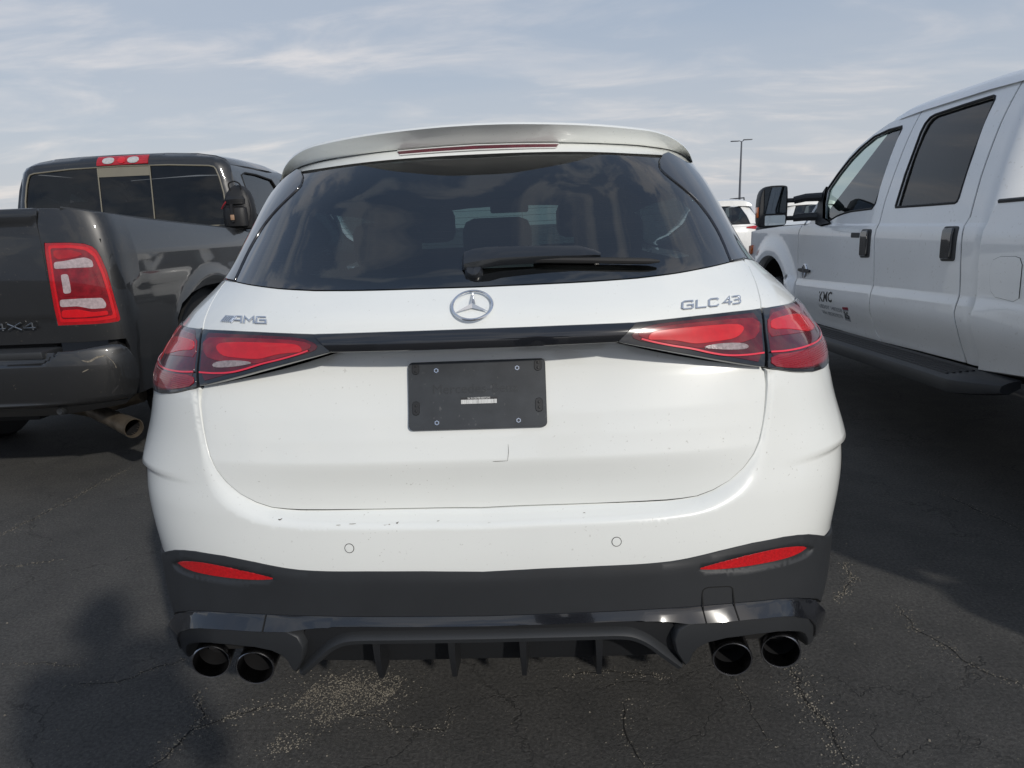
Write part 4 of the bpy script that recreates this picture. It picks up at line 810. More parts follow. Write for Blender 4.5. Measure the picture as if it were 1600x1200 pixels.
def sk(pl, dx): return [(x+dx+sl*(y/Hm), y-Hm*.5) for x, y in pl]
mp2 = along(-38.9, 1.1705); S2 = []
x0 = -.079
b = MB()
bars = []
for k in range(5):
    dx = x0+.0078*k; bars.append((dx, .0046 if k < 4 else .0062))
for dx, wd in bars:
    q4 = [(dx, -Hm*.5), (dx+wd, -Hm*.5), (dx+wd+.016, Hm*.5), (dx+.016, Hm*.5)]
    lo = [mp2(x, y, 0) for x, y in q4]; hi = [mp2(x, y, .003) for x, y in q4]; b.loft([lo, hi], close=True); o = len(b.v); b.add(hi, [(0, 1, 2, 3)])
bd = b.obj('badge_bars', SILVER, suv, False)
A_ = [[(-.001, 0), (.011, Hm*.98), (.029, Hm*.98), (.029, 0)], [(.008, Hm*.36), (.028, Hm*.36)]]
M_ = [[(0, 0), (.002, Hm*.98), (.017, Hm*.35), (.030, Hm*.98), (.031, 0)]]
G2 = [[(.028, Hm*.98), (.002, Hm*.98), (0, 0), (.028, 0), (.028, Hm*.5), (.011, Hm*.5)]]
S2 = [sk(p, x0+.041) for p in A_]+[[(x+x0+.041+.038+.004, y-Hm*.5) for x, y in p] for p in M_]+[[(x+x0+.041+.038+.042, y-Hm*.5) for x, y in p] for p in G2]
S2[0] = [(x0+.040, -Hm*.5), (x0+.058, Hm*.48), (x0+.074, Hm*.48), (x0+.074, -Hm*.5)]; S2[1] = [(x0+.050, -Hm*.14), (x0+.073, -Hm*.14)]
strokes('badge_lettering', S2, mp2, .0052, SILVER, bd)
# --- scuffs on the bumper ledge and under the plate
def scuff(pts, wd, m, off, rel): 
    P_ = catmull(pts, 4); w_ = [wd*(.3+.7*math.sin(math.pi*i/(len(P_)-1))) for i in range(len(P_))]
    q = P_; b = MB(); t = np.gradient(P_*[SU, 1], axis=0); t /= np.linalg.norm(t, axis=1, keepdims=True)+1e-9; nn = np.stack([-t[:, 1], t[:, 0]], 1); rows = []
    for s_ in (-.5, .5):
        q = P_*[SU, 1]+nn*np.array(w_)[:, None]*s_; uq, uz = q[:, 0]/SU, q[:, 1]; pos, nor = GE(uq, uz); o = rel(uq, uz)+off; rows.append([tuple(v) for v in pos+nor*o[:, None]])
    return b.loft(rows)
b = scuff([(6.4, .882), (6.5, .865), (6.3, .846)], .0013, SCRD, .0006, r_tail); b2 = scuff([(6.4, .846), (4, .8455), (3.0, .8455)], .0012, SCRD, .0006, r_tail)
b.add(b2.v, b2.f); b.obj('scratch', SCRD, tg)
for q0, z0, ln, a, dk_ in ((-43.5, .722, .5, -.5, 1), (-22.2, .712, .35, .3, 0), (-20.5, .715, .4, -.4, 1), (-30.5, .714, 1.1, 0, 0), (-11, .716, .5, 0, 0), (24, .722, .4, .3, 0), (-33, .712, .7, .05, 0)):
    scuff([(q0, z0), (q0+ln*.6, z0+.002*a), (q0+ln*1.3, z0-.002*a+.0005)], .0022 if dk_ else .0010, SCRD, .0007, r_bump).obj('scuff', SCRD if dk_ else SCR, bumper)

# ============================================================ dark grey pickup on the left (rear towards us)
RC = -3.11
ram = thing('pickup_truck', 'dark grey pickup with scuffed rear bumper and 4x4 badge, on the left', 'pickup truck', (RC, 2.25, 0))
RE = Env(RC, [.4,.6,.9,1.1,1.3,1.42,1.50,1.56], [.98,1.0,1.01,1.005,.985,.965,.94,.91], [2.27,2.25,2.245,2.245,2.25,2.26,2.27,2.28], [.22]*8, [4.5]*8)
BE = Env(RC, [.40,.45,.52,.70,.80,.83,.90], [.98,1.02,1.06,1.07,1.06,1.05,1.0], [2.14,2.10,2.06,2.05,2.06,2.08,2.15], [.36]*7, [3.6]*7)
RS = .03
def RP(name, poly, m, off=0.0, parent=None, E_=None, **k): return patch(name, E_ or RE, RS, poly, m, parent or ram, off, **k)
def qr(y, z): return float(RE.q_at_y(y, z))
tge = [(71.75, 1.5475), (71.4, 1.462), (71.74, 1.334), (71.78, 1.121), (71.9, .834)]
def r_gate(q, z):  # soft horizontal crease and spoiler lip on top of the gate
    return .014*np.exp(-((z-1.515)/.03)**2)-.005*np.clip((1.46-z)/.06, 0, 1)-.004*np.clip((.98-z)/.03, 0, 1)
g = tge; gate = RP('tailgate', [(q-.1, z) for q, z in g]+[(-q+.1, z) for q, z in g[::-1]], DARKP, relief=r_gate, res=.03, thick=.05, cham=.004)
MB().box((RC-.14, 2.215, 1.30), (RC+.14, 2.25, 1.40), bev=.015).obj('handle', GLOSSB, gate)
# 4x4 badge near the lower corner of the gate
b = MB()
def Mram(x, z, y=2.238): return Matrix.Translation((x, y, z)) @ Matrix.Rotation(R(90), 4, 'X')
for dx in (-2.765, -2.598):
    for k, (a, b_, c) in enumerate((((-.035, -.008), (.035, -.008), .008), ((.018, .018), (.018, -.018), .008), ((-.035, -.008), (.018, .018), .008))):
        p, q = Vector((dx+a[0], 0, .933+a[1])), Vector((dx+b_[0], 0, .933+b_[1])); b.tube([(p.x, 2.236, p.z), (q.x, 2.236, q.z)], .0045, 6)
b.tube([(-2.715, 2.234, .918), (-2.64, 2.234, .955)], .0045, 6); b.tube([(-2.715, 2.234, .950), (-2.64, 2.234, .915)], .0045, 6)
b.obj('drive_badge', ALLOY, gate)
lampc = [(72.1, 1.374), (74.2, 1.3725), (76.01, 1.370), (77.93, 1.361), (79.0, 1.345), (79.6, 1.325), (80.1, 1.284), (80.62, 1.208), (81.0, 1.074), (81.45, .958), (81.4, .940), (81.0, .930), (79.4, .926), (77.77, .924), (72.0, .926), (71.85, 1.026), (71.9, 1.167), (71.95, 1.315)]
def scl(pl, k): 
    cx = sum(p[0] for p in pl)/len(pl); cy = sum(p[1] for p in pl)/len(pl); return [(cx+(x-cx)*k, cy+(y-cy)*(k+.0)) for x, y in pl]
for s in (1, -1):
    def M_(pl): return [(s*a, b) for a, b in pl]
    # box side with wheel arch and a lamp hole
    rl_ = [(72.05, 1.5465), (74.3, 1.544), (76.4, 1.539), (81.2, 1.517), (qr(2.68, 1.49), 1.489), (qr(3.145, 1.46), 1.461), (qr(3.64, 1.44), 1.436), (qr(4.12, 1.41), 1.408)]
    ar = [(3.98, .56), (3.97, .70), (3.93, .85), (3.86, .95), (3.74, 1.02), (3.55, 1.05), (3.28, 1.047), (3.07, 1.02), (2.93, .965), (2.85, .885), (2.80, .75), (2.78, .56)]
    bs_ = rl_+[(qr(4.23, 1.38), 1.385), (qr(4.23, .52), .52), (qr(3.98, .52), .52)]+[(qr(y, z), z) for y, z in ar]+[(qr(2.78, .52), .52), (81.9, .52), (82.6, .79), (81.9, .838), (78.7, .838), (75.4, .834), (71.97, .836)]+[(q+.1, z) for q, z in tge[::-1][1:-1]]
    def r_side(q, z): 
        y = RE.S(q, z)[..., 1]; k = np.clip((np.abs(q)-84)/10, 0, 1); return k*.014*np.clip(1-np.abs(z-1.30)/.22, 0, 1)**1.5-.008*np.clip((.80-z)/.02, 0, 1)*k+.012*np.exp(-((np.hypot(y-3.42, (z-.42)*1.02)-.70)/.05)**2)*(z < 1.2)*k
    bx = RP('box_side', M_(bs_), DARKP, relief=r_side, res=.03, thick=.04, holes=[M_(scl(lampc, .985))])
    # rail cap
    pts = []
    for q, z in rl_[2:]: p, n = RE(np.array([s*q]), np.array([z])); p = p[0]; pts.append((p[0]-s*.035, p[1], p[2]+.004))
    MB().tube(pts, .012, 6).obj('rail_cap', CLAD, bx)
    lm = RP('tail_lamp', M_(lampc), REDRIM, off=-.004, res=.02, thick=.05, cham=.004)
    def sb_(nm, pl, m, off, r=.012): return RP(nm, M_(pl), m, off=off, parent=lm, res=.012, thick=.004, cham=.001, rnd=r)
    sb_('bright_ring', [(72.7, 1.355), (76, 1.352), (78.2, 1.338), (79.3, 1.30), (80, 1.2), (80.4, 1.07), (80.8, .955), (77.5, .944), (72.6, .946), (72.5, 1.03), (72.5, 1.17)], LENSR, -.0025)
    sb_('dark_ring', [(73.0, 1.340), (76, 1.337), (77.9, 1.322), (78.9, 1.285), (79.5, 1.2), (79.9, 1.07), (80.1, .972), (77.5, .962), (72.9, .964), (72.85, 1.03), (72.85, 1.17)], LENSM, -.0015)
    sb_('upper_red', [(73.37, 1.328), (75.85, 1.328), (77.42, 1.303), (76.38, 1.289), (73.91, 1.281), (73.34, 1.295)], REDRIM, -.0005)
    sb_('reversing_light', [(73.2, 1.267), (74.61, 1.27), (76.09, 1.279), (77.56, 1.286), (78.5, 1.269), (78.55, 1.233), (76, 1.2335), (73.1, 1.232)], PINKW, -.0004)
    sb_('centre_lens', [(73.5, 1.221), (76, 1.22), (78.41, 1.212), (78.9, 1.15), (79.16, 1.088), (78.0, 1.081), (73.48, 1.085)], LENSM, -.0002)
    sb_('led_block', [(73.92, 1.201), (74.9, 1.202), (74.95, 1.15), (74.9, 1.102), (73.87, 1.099)], PINKW, .001)
    sb_('reversing_light', [(73.1, 1.067), (76, 1.069), (78.92, 1.067), (79.36, 1.035), (79.17, 1.012), (77.21, 1.012), (75.42, 1.030), (73.0, 1.029)], PINKW, -.0004)
    sb_('lower_red', [(73.1, 1.010), (75.35, 1.012), (77.36, .992), (79.36, .997), (79.41, .974), (76, .968), (72.95, .972)], LENSR, -.0003)
    rows = []   # wheel housing
    for a in np.linspace(0, 180, 15):
        y, z = 3.38-.60*math.cos(R(a)), .50+.54*math.sin(R(a)); rows.append([(RC+s*.99, y, z), (RC+s*.60, y, z)])
    MB().loft(rows).obj('wheel_housing', GAP, ram, False)
    wheel(ram, RC+s*.90, 3.42, .41, .28, s, 6); wheel(ram, RC+s*.96, 7.15, .42, .28, s, 6)
# bumper
bz = [(0, .822), (52, .822), (64.3, .822), (65.1, .812), (67, .8075), (69.14, .809), (72.94, .821), (76, .826), (78.2, .820), (79.6, .800), (80.4, .775), (81.6, .728), (82.2, .66), (81.6, .60), (80.2, .545), (78.9, .505), (77.41, .478), (74, .472), (70.77, .465), (63.12, .447), (50, .452), (0, .452)]
def r_bb(q, z):
    a = np.abs(q); zt = np.interp(a, [0, 47.9, 64.7, 72.5, 78.5, 83], [.518, .520, .524, .528, .532, .54]); r = -.020*np.clip((zt-z)/.006, 0, 1)+.004*np.exp(-((z-zt-.012)/.006)**2)
    stp = np.interp(a, [0, 62.5, 65.2, 90], [.744, .743, .790, .84]); return r-.03*np.clip((z-stp)/.012, 0, 1)*(a < 65.2)
ln_ = [[(s*0, .518), (s*47.9, .520), (s*64.7, .524), (s*72.5, .528), (s*78.5, .532)] for s in (1, -1)]+[[(s*0, .744), (s*62.5, .743), (s*65.2, .790)] for s in (1, -1)]+[[(s*0, .756), (s*62.5, .755)] for s in (1, -1)]
bmp = RP('bumper', bz[:-1]+[(0, .452)]+[(-a, b) for a, b in bz[1:-1]][::-1], DARKP, relief=r_bb, res=.02, thick=.10, cham=.006, E_=BE, lines=ln_)
MB().box((RC-.66, 2.085, .775), (RC+.66, 2.26, .815), bev=.008).obj('step_pad', CLAD, bmp)
for s in (1, -1):
    p, n = BE(np.array([s*64.1]), np.array([.486])); p = Vector(p[0])+Vector((0, -.0, 0))
    b = MB(); b.lathe([(.001, .012), (.014, .014), (.017, .004), (.021, .006), (.021, -.02)], Matrix.Translation(p+Vector((0, .010, 0))) @ Matrix.Rotation(R(-90), 4, 'Z'), 24); b.obj('parking_sensor', CLAD, bmp)
def ram_scuff(pts, wd, m):
    P_ = catmull(pts, 5); t = np.gradient(P_*[RS, 1], axis=0); t /= np.linalg.norm(t, axis=1, keepdims=True)+1e-9; nn = np.stack([-t[:, 1], t[:, 0]], 1); w_ = np.array([wd*(.25+.75*math.sin(math.pi*i/(len(P_)-1))) for i in range(len(P_))])[:, None]; b = MB(); rows = []
    for s_ in (-.5, .5): q = P_*[RS, 1]+nn*w_*s_; p, n = BE(q[:, 0]/RS, q[:, 1]); rows.append([tuple(v) for v in p+n*.001])
    return b.loft(rows).obj('scuff', m, bmp)
ram_scuff([(70.26, .760), (71.48, .750), (72.83, .766), (74.2, .772)], .010, SCR); ram_scuff([(72.9, .775), (73.8, .770), (74.7, .779)], .008, SCR); ram_scuff([(74.7, .776), (75.86, .738), (76.4, .706)], .0035, SCR)
ram_scuff([(70.05, .697), (71.28, .711)], .006, SCR); ram_scuff([(74.5, .566), (75.4, .586), (76.3, .609)], .010, RUB); ram_scuff([(72.5, .655), (73.4, .668), (73.9, .677)], .006, RUB); ram_scuff([(76.2, .712), (76.4, .701)], .004, SCR)
ram_scuff([(70.2, .58), (70.6, .59)], .006, RUB)
# exhaust, hitch, spare underneath
b = MB(); d = Vector((.83, -.50, -.14)).normalized(); tip = Vector((-2.135, 2.27, .337)); Mx = Matrix.Translation(tip) @ d.to_track_quat('X', 'Z').to_matrix().to_4x4()
b.lathe([(.046, -.42), (.050, -.11), (.054, -.10), (.0555, 0), (.0515, 0), (.050, -.03), (.049, -.12)], Mx, 32); ep = b.obj('exhaust_pipe', RUSTY, ram, True, 50)
b = MB(); b.lathe([(.050, -.03), (.048, -.14), (.001, -.142)], Mx, 24); b.obj('pipe_bore', PIPEIN, ep)
b = MB(); b.box((RC-.5, 2.2, .42), (RC+.5, 2.32, .50), bev=.01); b.box((RC-.05, 2.02, .40), (RC+.05, 2.3, .49), bev=.008); b.obj('hitch', RUB, ram)
b = MB(); b.tube([(-2.98, 3.0, .36), (-2.80, 2.95, .36), (-2.45, 2.95, .38)], [.10, .12, .05], 14); b.tube([(RC-.95, 3.38, .40), (RC+.95, 3.38, .40)], .06, 10); b.lathe([(.001, -.12), (.08, -.10), (.12, -.03), (.12, .03), (.08, .10), (.001, .12)], Matrix.Translation((RC+.22, 3.0, .44)) @ Matrix.Rotation(R(90), 4, 'Z'), 20); b.obj('rear_axle', RUSTY, ram)
b = MB(); b.box((RC-.92, 2.31, .60), (RC+.92, 4.2, .70)); b.box((RC-.94, 4.14, .6), (RC+.94, 4.20, 1.40)); b.box((RC-.93, 2.32, .7), (RC-.88, 4.2, 1.44)); b.box((RC+.88, 2.32, .7), (RC+.93, 4.2, 1.38)); b.box((RC-.60, 2.3, .65), (RC+.60, 2.34, 1.48)); b.obj('cargo_bed', RUB, ram, False)
# cab
CX = -3.165
prof = [(0, 2.045), (.35, 2.043), (.60, 2.03), (.75, 2.005), (.825, 1.975), (.862, 1.93), (.893, 1.80), (.925, 1.65), (.96, 1.48), (.99, 1.36), (1.005, 1.15), (1.0, .55)]
def cab_row(y, top=1.0, k=1.0, sx=1.0, dz=0): 
    pr = [(x*sx if z > 1.36 else x, (z-1.36)*k+1.36+dz if z > 1.36 else z) for x, z in prof]; return [(CX-x, y, z) for x, z in pr[::-1]]+[(CX+x, y, z) for x, z in pr[1:]]
def XC(z, y=0): return float(np.interp(z, [p[1] for p in prof[::-1]], [p[0] for p in prof[::-1]]))
# rear wall of the cab with its window opening
def FCB(u, v): 
    u = np.asarray(u, float); v = np.asarray(v, float); xx = np.clip(np.abs(u)/np.maximum(.2, np.interp(v, [p[1] for p in prof[::-1]], [p[0] for p in prof[::-1]])), 0, 1.05)
    y = 4.30+.035*xx**2+.06*np.clip((xx-.9)/.1, 0, 1)**2+.05*np.clip((v-1.45)/.55, 0, 1)**1.5+.05*np.clip((v-1.97)/.07, 0, 1)**2
    return np.stack([CX+u, y, v], -1), np.stack([0*u+.0, 0*u-1, 0*u+.08], -1)/1.0032
hfp = [(0, 2.04), (.35, 2.038), (.60, 2.026), (.75, 2.0), (.82, 1.97), (.855, 1.93), (.888, 1.80), (.92, 1.65), (.955, 1.48), (.985, 1.36), (.985, 1.2)]
win = [(.0, 1.455), (.812, 1.455), (.822, 1.50), (.826, 1.62), (.820, 1.71), (.795, 1.83), (.772, 1.895), (.757, 1.914), (.72, 1.924), (.40, 1.943), (0, 1.950)]
sy = lambda c: [(a, b) for a, b in c]+[(-a, b) for a, b in c[::-1] if a > 1e-6]
cabr = patch('cab_rear_wall', FCB, 1, sy(hfp[::-1]), DARKP, ram, 0, res=.04, thick=.05, holes=[sy(win)], cham=.004)
patch('rear_glass', FCB, 1, sy(win), GDARK, cabr, -.008, res=.1, thick=0)
for x in (-.180, .247): MB().tube([(CX+x, 4.30, 1.46), (CX+x, 4.345, 1.94)], .005, 6).obj('slider_rail', TAN, cabr)
patch('slider_header', FCB, 1, [(-.180, 1.87), (.247, 1.87), (.247, 1.948), (-.180, 1.948)], TAN, cabr, -.004, res=.05, thick=.004)
b = MB(); wl = win[1:]; wls = [(a, b_) for a, b_ in sy(win)]; P_, n_ = FCB(np.array([p[0] for p in wls]), np.array([p[1] for p in wls])); b.tube([tuple(v) for v in P_+n_*-.002], .006, 6, close=True); b.obj('glass_seal', TAN, cabr)
# third brake light
def FTB(u, v): return FCB(u, v)
tb = patch('brake_light', FCB, 1, [(-.178, 1.958), (.235, 1.962), (.232, 2.030), (-.176, 2.026)], REDRIM, ram, .010, res=.01, thick=.02, cham=.004)
for x0, x1, m_ in ((-.125, -.035, CLEARW), (.080, .165, CLEARW), (.0, .055, LENSR)):
    patch('light_segment', FCB, 1, smooth_poly([(x0, 1.968), (x1, 1.969), (x1+.003, 2.018), (x0-.003, 2.016)], 2), m_, tb, .0165, res=.02, thick=.006)
# sides of the cab with door windows, roof, pillars
for s in (1, -1):
    def FCS(u, v, s=s):
        u = np.asarray(u, float); v = np.asarray(v, float); x = np.interp(v, [p[1] for p in prof[::-1]], [p[0] for p in prof[::-1]]); x = x-.03*np.clip((4.42-u)/.10, 0, 1)**2
        return np.stack([CX+s*x, u, v], -1), np.stack([0*u+s, 0*u, 0*u+.12], -1)/1.007
    w1 = [(4.75, 1.44), (5.38, 1.44), (5.42, 1.50), (5.36, 1.80), (5.30, 1.86), (4.95, 1.885), (4.70, 1.885), (4.60, 1.86), (4.60, 1.60)]
    w2 = [(5.56, 1.44), (6.40, 1.44), (6.38, 1.50), (6.05, 1.74), (5.82, 1.85), (5.55, 1.87), (5.52, 1.85)]
    out = [(4.355, 1.25), (4.355, 1.48), (4.40, 1.80), (4.44, 1.93), (5.6, 1.945), (5.95, 1.88), (6.25, 1.72), (6.62, 1.42), (6.62, 1.25)]
    cs = patch('cab_side', FCS, 1, out, DARKP, ram, 0, res=.06, thick=.04, holes=[w1, w2])
    for w_ in (w1, w2):
        patch('door_window', FCS, 1, w_, GDARK, cs, -.012, res=.2, thick=0); P_, n_ = FCS(np.array([p[0] for p in w_]), np.array([p[1] for p in w_])); b = MB(); b.tube([tuple(v) for v in P_-n_*.002], .008, 6, close=True); b.obj('window_seal', RUB, cs)
    for ya, yb in ((4.355, 5.47), (5.475, 6.62)):
        d = patch('door', FCS, 1, [(ya, .56), (yb, .56), (yb, 1.247), (ya, 1.247)], DARKP, ram, 0, res=.08, thick=.03)
        MB().box((CX+s*1.0-.02, ya+.12, 1.12), (CX+s*1.0+.04*s+.0, ya+.34, 1.155) if s > 0 else (CX+s*1.0+.02, ya+.34, 1.155), bev=.01).obj('door_handle', DARKP, d)
    fp = [(6.63, .6), (6.63, 1.40), (7.9, 1.30), (8.15, 1.2), (8.2, .7), (7.75, .6)]+[(7.15+.56*math.cos(R(a)), .45+.56*math.sin(R(a))) for a in np.linspace(15, 165, 14)]
    def FFS(u, v, s=s): u = np.asarray(u, float); v = np.asarray(v, float); return np.stack([RC+s*(1.0+0*u)-s*.06*np.clip((v-1.2)/.2, 0, 1)**2, u, v], -1), np.stack([0*u+s, 0*u, 0*u], -1)
    patch('front_fender', FFS, 1, fp, DARKP, ram, 0, res=.08, thick=.04)
    MB().box((RC+s*1.2-.13, 6.2, 1.35), (RC+s*1.2+.13, 6.32, 1.62), bev=.04).obj('door_mirror', CLAD, ram)
tp = [p for p in prof if p[1] > 1.92]
rows = []
for y, dz in ((0, -.003), (4.46, .004), (4.8, .012), (5.3, .010), (5.7, -.01), (5.85, -.04)): yy_ = lambda x, z: y if y else float(FCB(np.array([min(x, .985)]), np.array([z]))[0][0][1])+.006; rows.append([(CX-x*(1 if y < 5.6 else .97), yy_(x, z), z+dz) for x, z in tp[::-1]]+[(CX+x*(1 if y < 5.6 else .97), yy_(x, z), z+dz) for x, z in tp[1:]])
MB().loft(rows).obj('cab_roof', DARKP, ram)
rows = [[(CX+u*(.80+.12*t), 5.85+.8*t-.10*u*u, 1.97-.55*t-.03*u*u) for u in np.linspace(-1, 1, 13)] for t in (0, .5, 1)]
MB().loft(rows).obj('windscreen', GCLEAR, ram)
rows = [[(RC+u*.97, y, z-.05*u**4) for u in np.linspace(-1, 1, 13)] for y, z in ((6.6, 1.42), (7.3, 1.42), (8.0, 1.36), (8.25, 1.2), (8.3, .7), (8.2, .5))]
MB().loft(rows).obj('bonnet', DARKP, ram)
b = MB(); b.box((CX-.95, 4.4, .6), (CX+.95, 6.6, .66)); b.obj('cab_floor', LINING, ram, False)
MB().loft([[(CX-.78, y, 1.94), (CX, y, 1.97), (CX+.78, y, 1.94)] for y in (4.42, 5.7)]).obj('headlining', LINING, ram)
for x in (-.5, 0, .5):
    o = MB().box((CX+x-.25, 4.55, .7), (CX+x+.25, 4.70, 1.50), bev=.05).obj('seat', SEAT, ram); MB().box((CX+x-.13, 4.55, 1.52), (CX+x+.13, 4.64, 1.70), bev=.04).obj('headrest', SEAT, o)
for x in (-.42, .42):
    o = MB().box((CX+x-.27, 5.5, .7), (CX+x+.27, 5.65, 1.56), bev=.05).obj('seat', SEAT, ram); MB().box((CX+x-.14, 5.5, 1.58), (CX+x+.14, 5.6, 1.78), bev=.04).obj('headrest', SEAT, o)
MB().box((CX-.12, 5.95, 1.78), (CX+.12, 5.99, 1.85), bev=.012).obj('rear_view_mirror', SEAT, ram)
MB().box((CX-.8, 6.1, 1.1), (CX+.8, 6.6, 1.38), bev=.05).obj('dashboard', SEAT, ram)

# ------------------------------------------------------------ black backpack perched at the corner of the cab
bk = thing('backpack', 'small black backpack with tan buckle perched on the dark grey pickup at its cab corner', 'backpack', (-2.16, 4.16, 1.43))
rows = []
for z, hw_, d_ in ((1.415, .10, .055), (1.42, .118, .07), (1.48, .125, .08), (1.56, .124, .078), (1.64, .112, .07), (1.69, .092, .058), (1.725, .062, .042), (1.745, .02, .02)):
    rows.append([(-2.16+hw_*math.copysign(abs(math.cos(a))**.7, math.cos(a))+.035*(z-1.42), 4.16+d_*math.copysign(abs(math.sin(a))**.8, math.sin(a)), z+.006*math.sin(5*a)) for a in np.linspace(0, 2*math.pi, 33)[:-1]])
MB().loft(rows, close=True, cap=True).obj('bag', NYLON, bk)
rows = []
for z, hw_, d_ in ((1.425, .07, .02), (1.44, .088, .045), (1.52, .092, .055), (1.575, .088, .045), (1.59, .06, .015)):
    rows.append([(-2.16+hw_*math.copysign(abs(math.cos(a))**.6, math.cos(a)), 4.10-d_*max(0, math.sin(a)), z) for a in np.linspace(0, math.pi, 17)])
MB().loft(rows).obj('front_pocket', NYLON, bk)
rows = []
for z, hw_, d_ in ((1.60, .05, .015), (1.605, .075, .035), (1.64, .078, .04), (1.665, .06, .02)):
    rows.append([(-2.155+hw_*math.cos(a), 4.10-d_*max(0, math.sin(a)), z) for a in np.linspace(0, math.pi, 15)])
MB().loft(rows, cap=True).obj('top_pocket', NYLON, bk)
MB().tube([tuple(v) for v in catmull([(-2.19, 4.12, 1.70), (-2.195, 4.10, 1.755), (-2.15, 4.10, 1.775), (-2.11, 4.11, 1.75), (-2.115, 4.12, 1.69)], 5)], .006, 6).obj('grab_loop', NYLON, bk)
MB().tube([tuple(v) for v in catmull([(-2.07, 4.12, 1.67), (-2.045, 4.11, 1.55), (-2.075, 4.10, 1.44)], 5)], .008, 6).obj('shoulder_strap', NYLON, bk)
MB().box((-2.178, 4.035, 1.47), (-2.158, 4.046, 1.605)).obj('pocket_strap', NYLON, bk)
MB().box((-2.183, 4.030, 1.485), (-2.153, 4.040, 1.525), bev=.004).obj('buckle', BUCK, bk)
MB().tube([(-2.275, 4.11, 1.575), (-2.25, 4.09, 1.60), (-2.225, 4.085, 1.625)], .006, 6).obj('red_strap', REDST, bk)

# ============================================================ white crew-cab pickup on the right
FX0 = 3.22
ford = thing('pickup_truck', 'white crew-cab pickup with black towing mirror and KMC lettering, on the right', 'pickup truck', (FX0, 2.0, 0))
fxz = pchip([.4,.60,.80,.86,1.22,1.29,1.38,1.6,1.85,1.95,2.05], [2.30,2.245,2.192,2.196,2.208,2.222,2.240,2.29,2.37,2.42,2.52])
def side(s, corner=True, add=0.0):
    """s=-1: left side (towards us), s=+1: right side; u = world y, v = z"""
    def F(u, v):
        u = np.asarray(u, float); v = np.asarray(v, float)
        def X(u, v):
            crease = np.interp(u, [1.5, 2.07, 2.97, 4.3], [.921, .904, .874, .823]); vs_ = v-(crease-.874)*np.clip((1.25-v)/.3, 0, 1)
            x = fxz(vs_)+.012*np.clip((vs_-.858)/.045, 0, 1)-.006*np.clip((1.277-v)/.012, 0, 1)*np.clip((v-1.0)/.2, 0, 1)
            if corner: x = x+.16*np.clip((2.0-u)/.15, 0, 1)**2.2*(v > -1)
            return x+add
        x = X(u, v); dx = (X(u, v+1e-3)-X(u, v-1e-3))/2e-3; dy = (X(u+1e-3, v)-X(u-1e-3, v))/2e-3
        n = np.stack([-np.ones_like(x), dy, dx], -1); n /= np.linalg.norm(n, axis=-1, keepdims=True); p = np.stack([x+0*u, u+0*x, v+0*x], -1)
        if s > 0: p[..., 0] = 2*FX0-p[..., 0]; n[..., 0] *= -1
        return p, n
    return F
win1 = [(3.095, 1.83), (3.11, 1.845), (3.275, 1.845), (3.457, 1.824), (3.60, 1.77), (3.71, 1.71), (3.83, 1.62), (3.944, 1.517), (3.93, 1.42), (3.86, 1.30), (3.744, 1.300), (3.645, 1.328), (3.54, 1.345), (3.44, 1.356), (3.141, 1.368), (3.115, 1.396)]
win2 = [(2.250, 1.377), (2.50, 1.373), (2.845, 1.369), (2.852, 1.377), (2.846, 1.55), (2.840, 1.78), (2.832, 1.825), (2.805, 1.853), (2.765, 1.862), (2.5, 1.872), (2.26, 1.877), (2.240, 1.870), (2.231, 1.855), (2.228, 1.6), (2.229, 1.40), (2.235, 1.384)]
bse = [(2.945, 1.909), (2.962, 1.783), (2.979, 1.588), (3.0, 1.398), (2.995, 1.285), (3.005, 1.20), (2.985, 1.022), (2.97, .906), (2.971, .82), (2.969, .71), (2.95, .612), (2.905, .566)]
cse = [(2.075, 1.925), (2.095, 1.738), (2.10, 1.486), (2.09, 1.308), (2.105, 1.266), (2.09, 1.116), (2.065, .905), (2.07, .851), (2.045, .769), (2.043, .68), (2.028, .603)]
fse = [(4.245, 1.270), (4.285, 1.207), (4.27, .948), (4.258, .728), (4.22, .535)]
dk = side(-1); G6 = .0068; FBK = [dk]
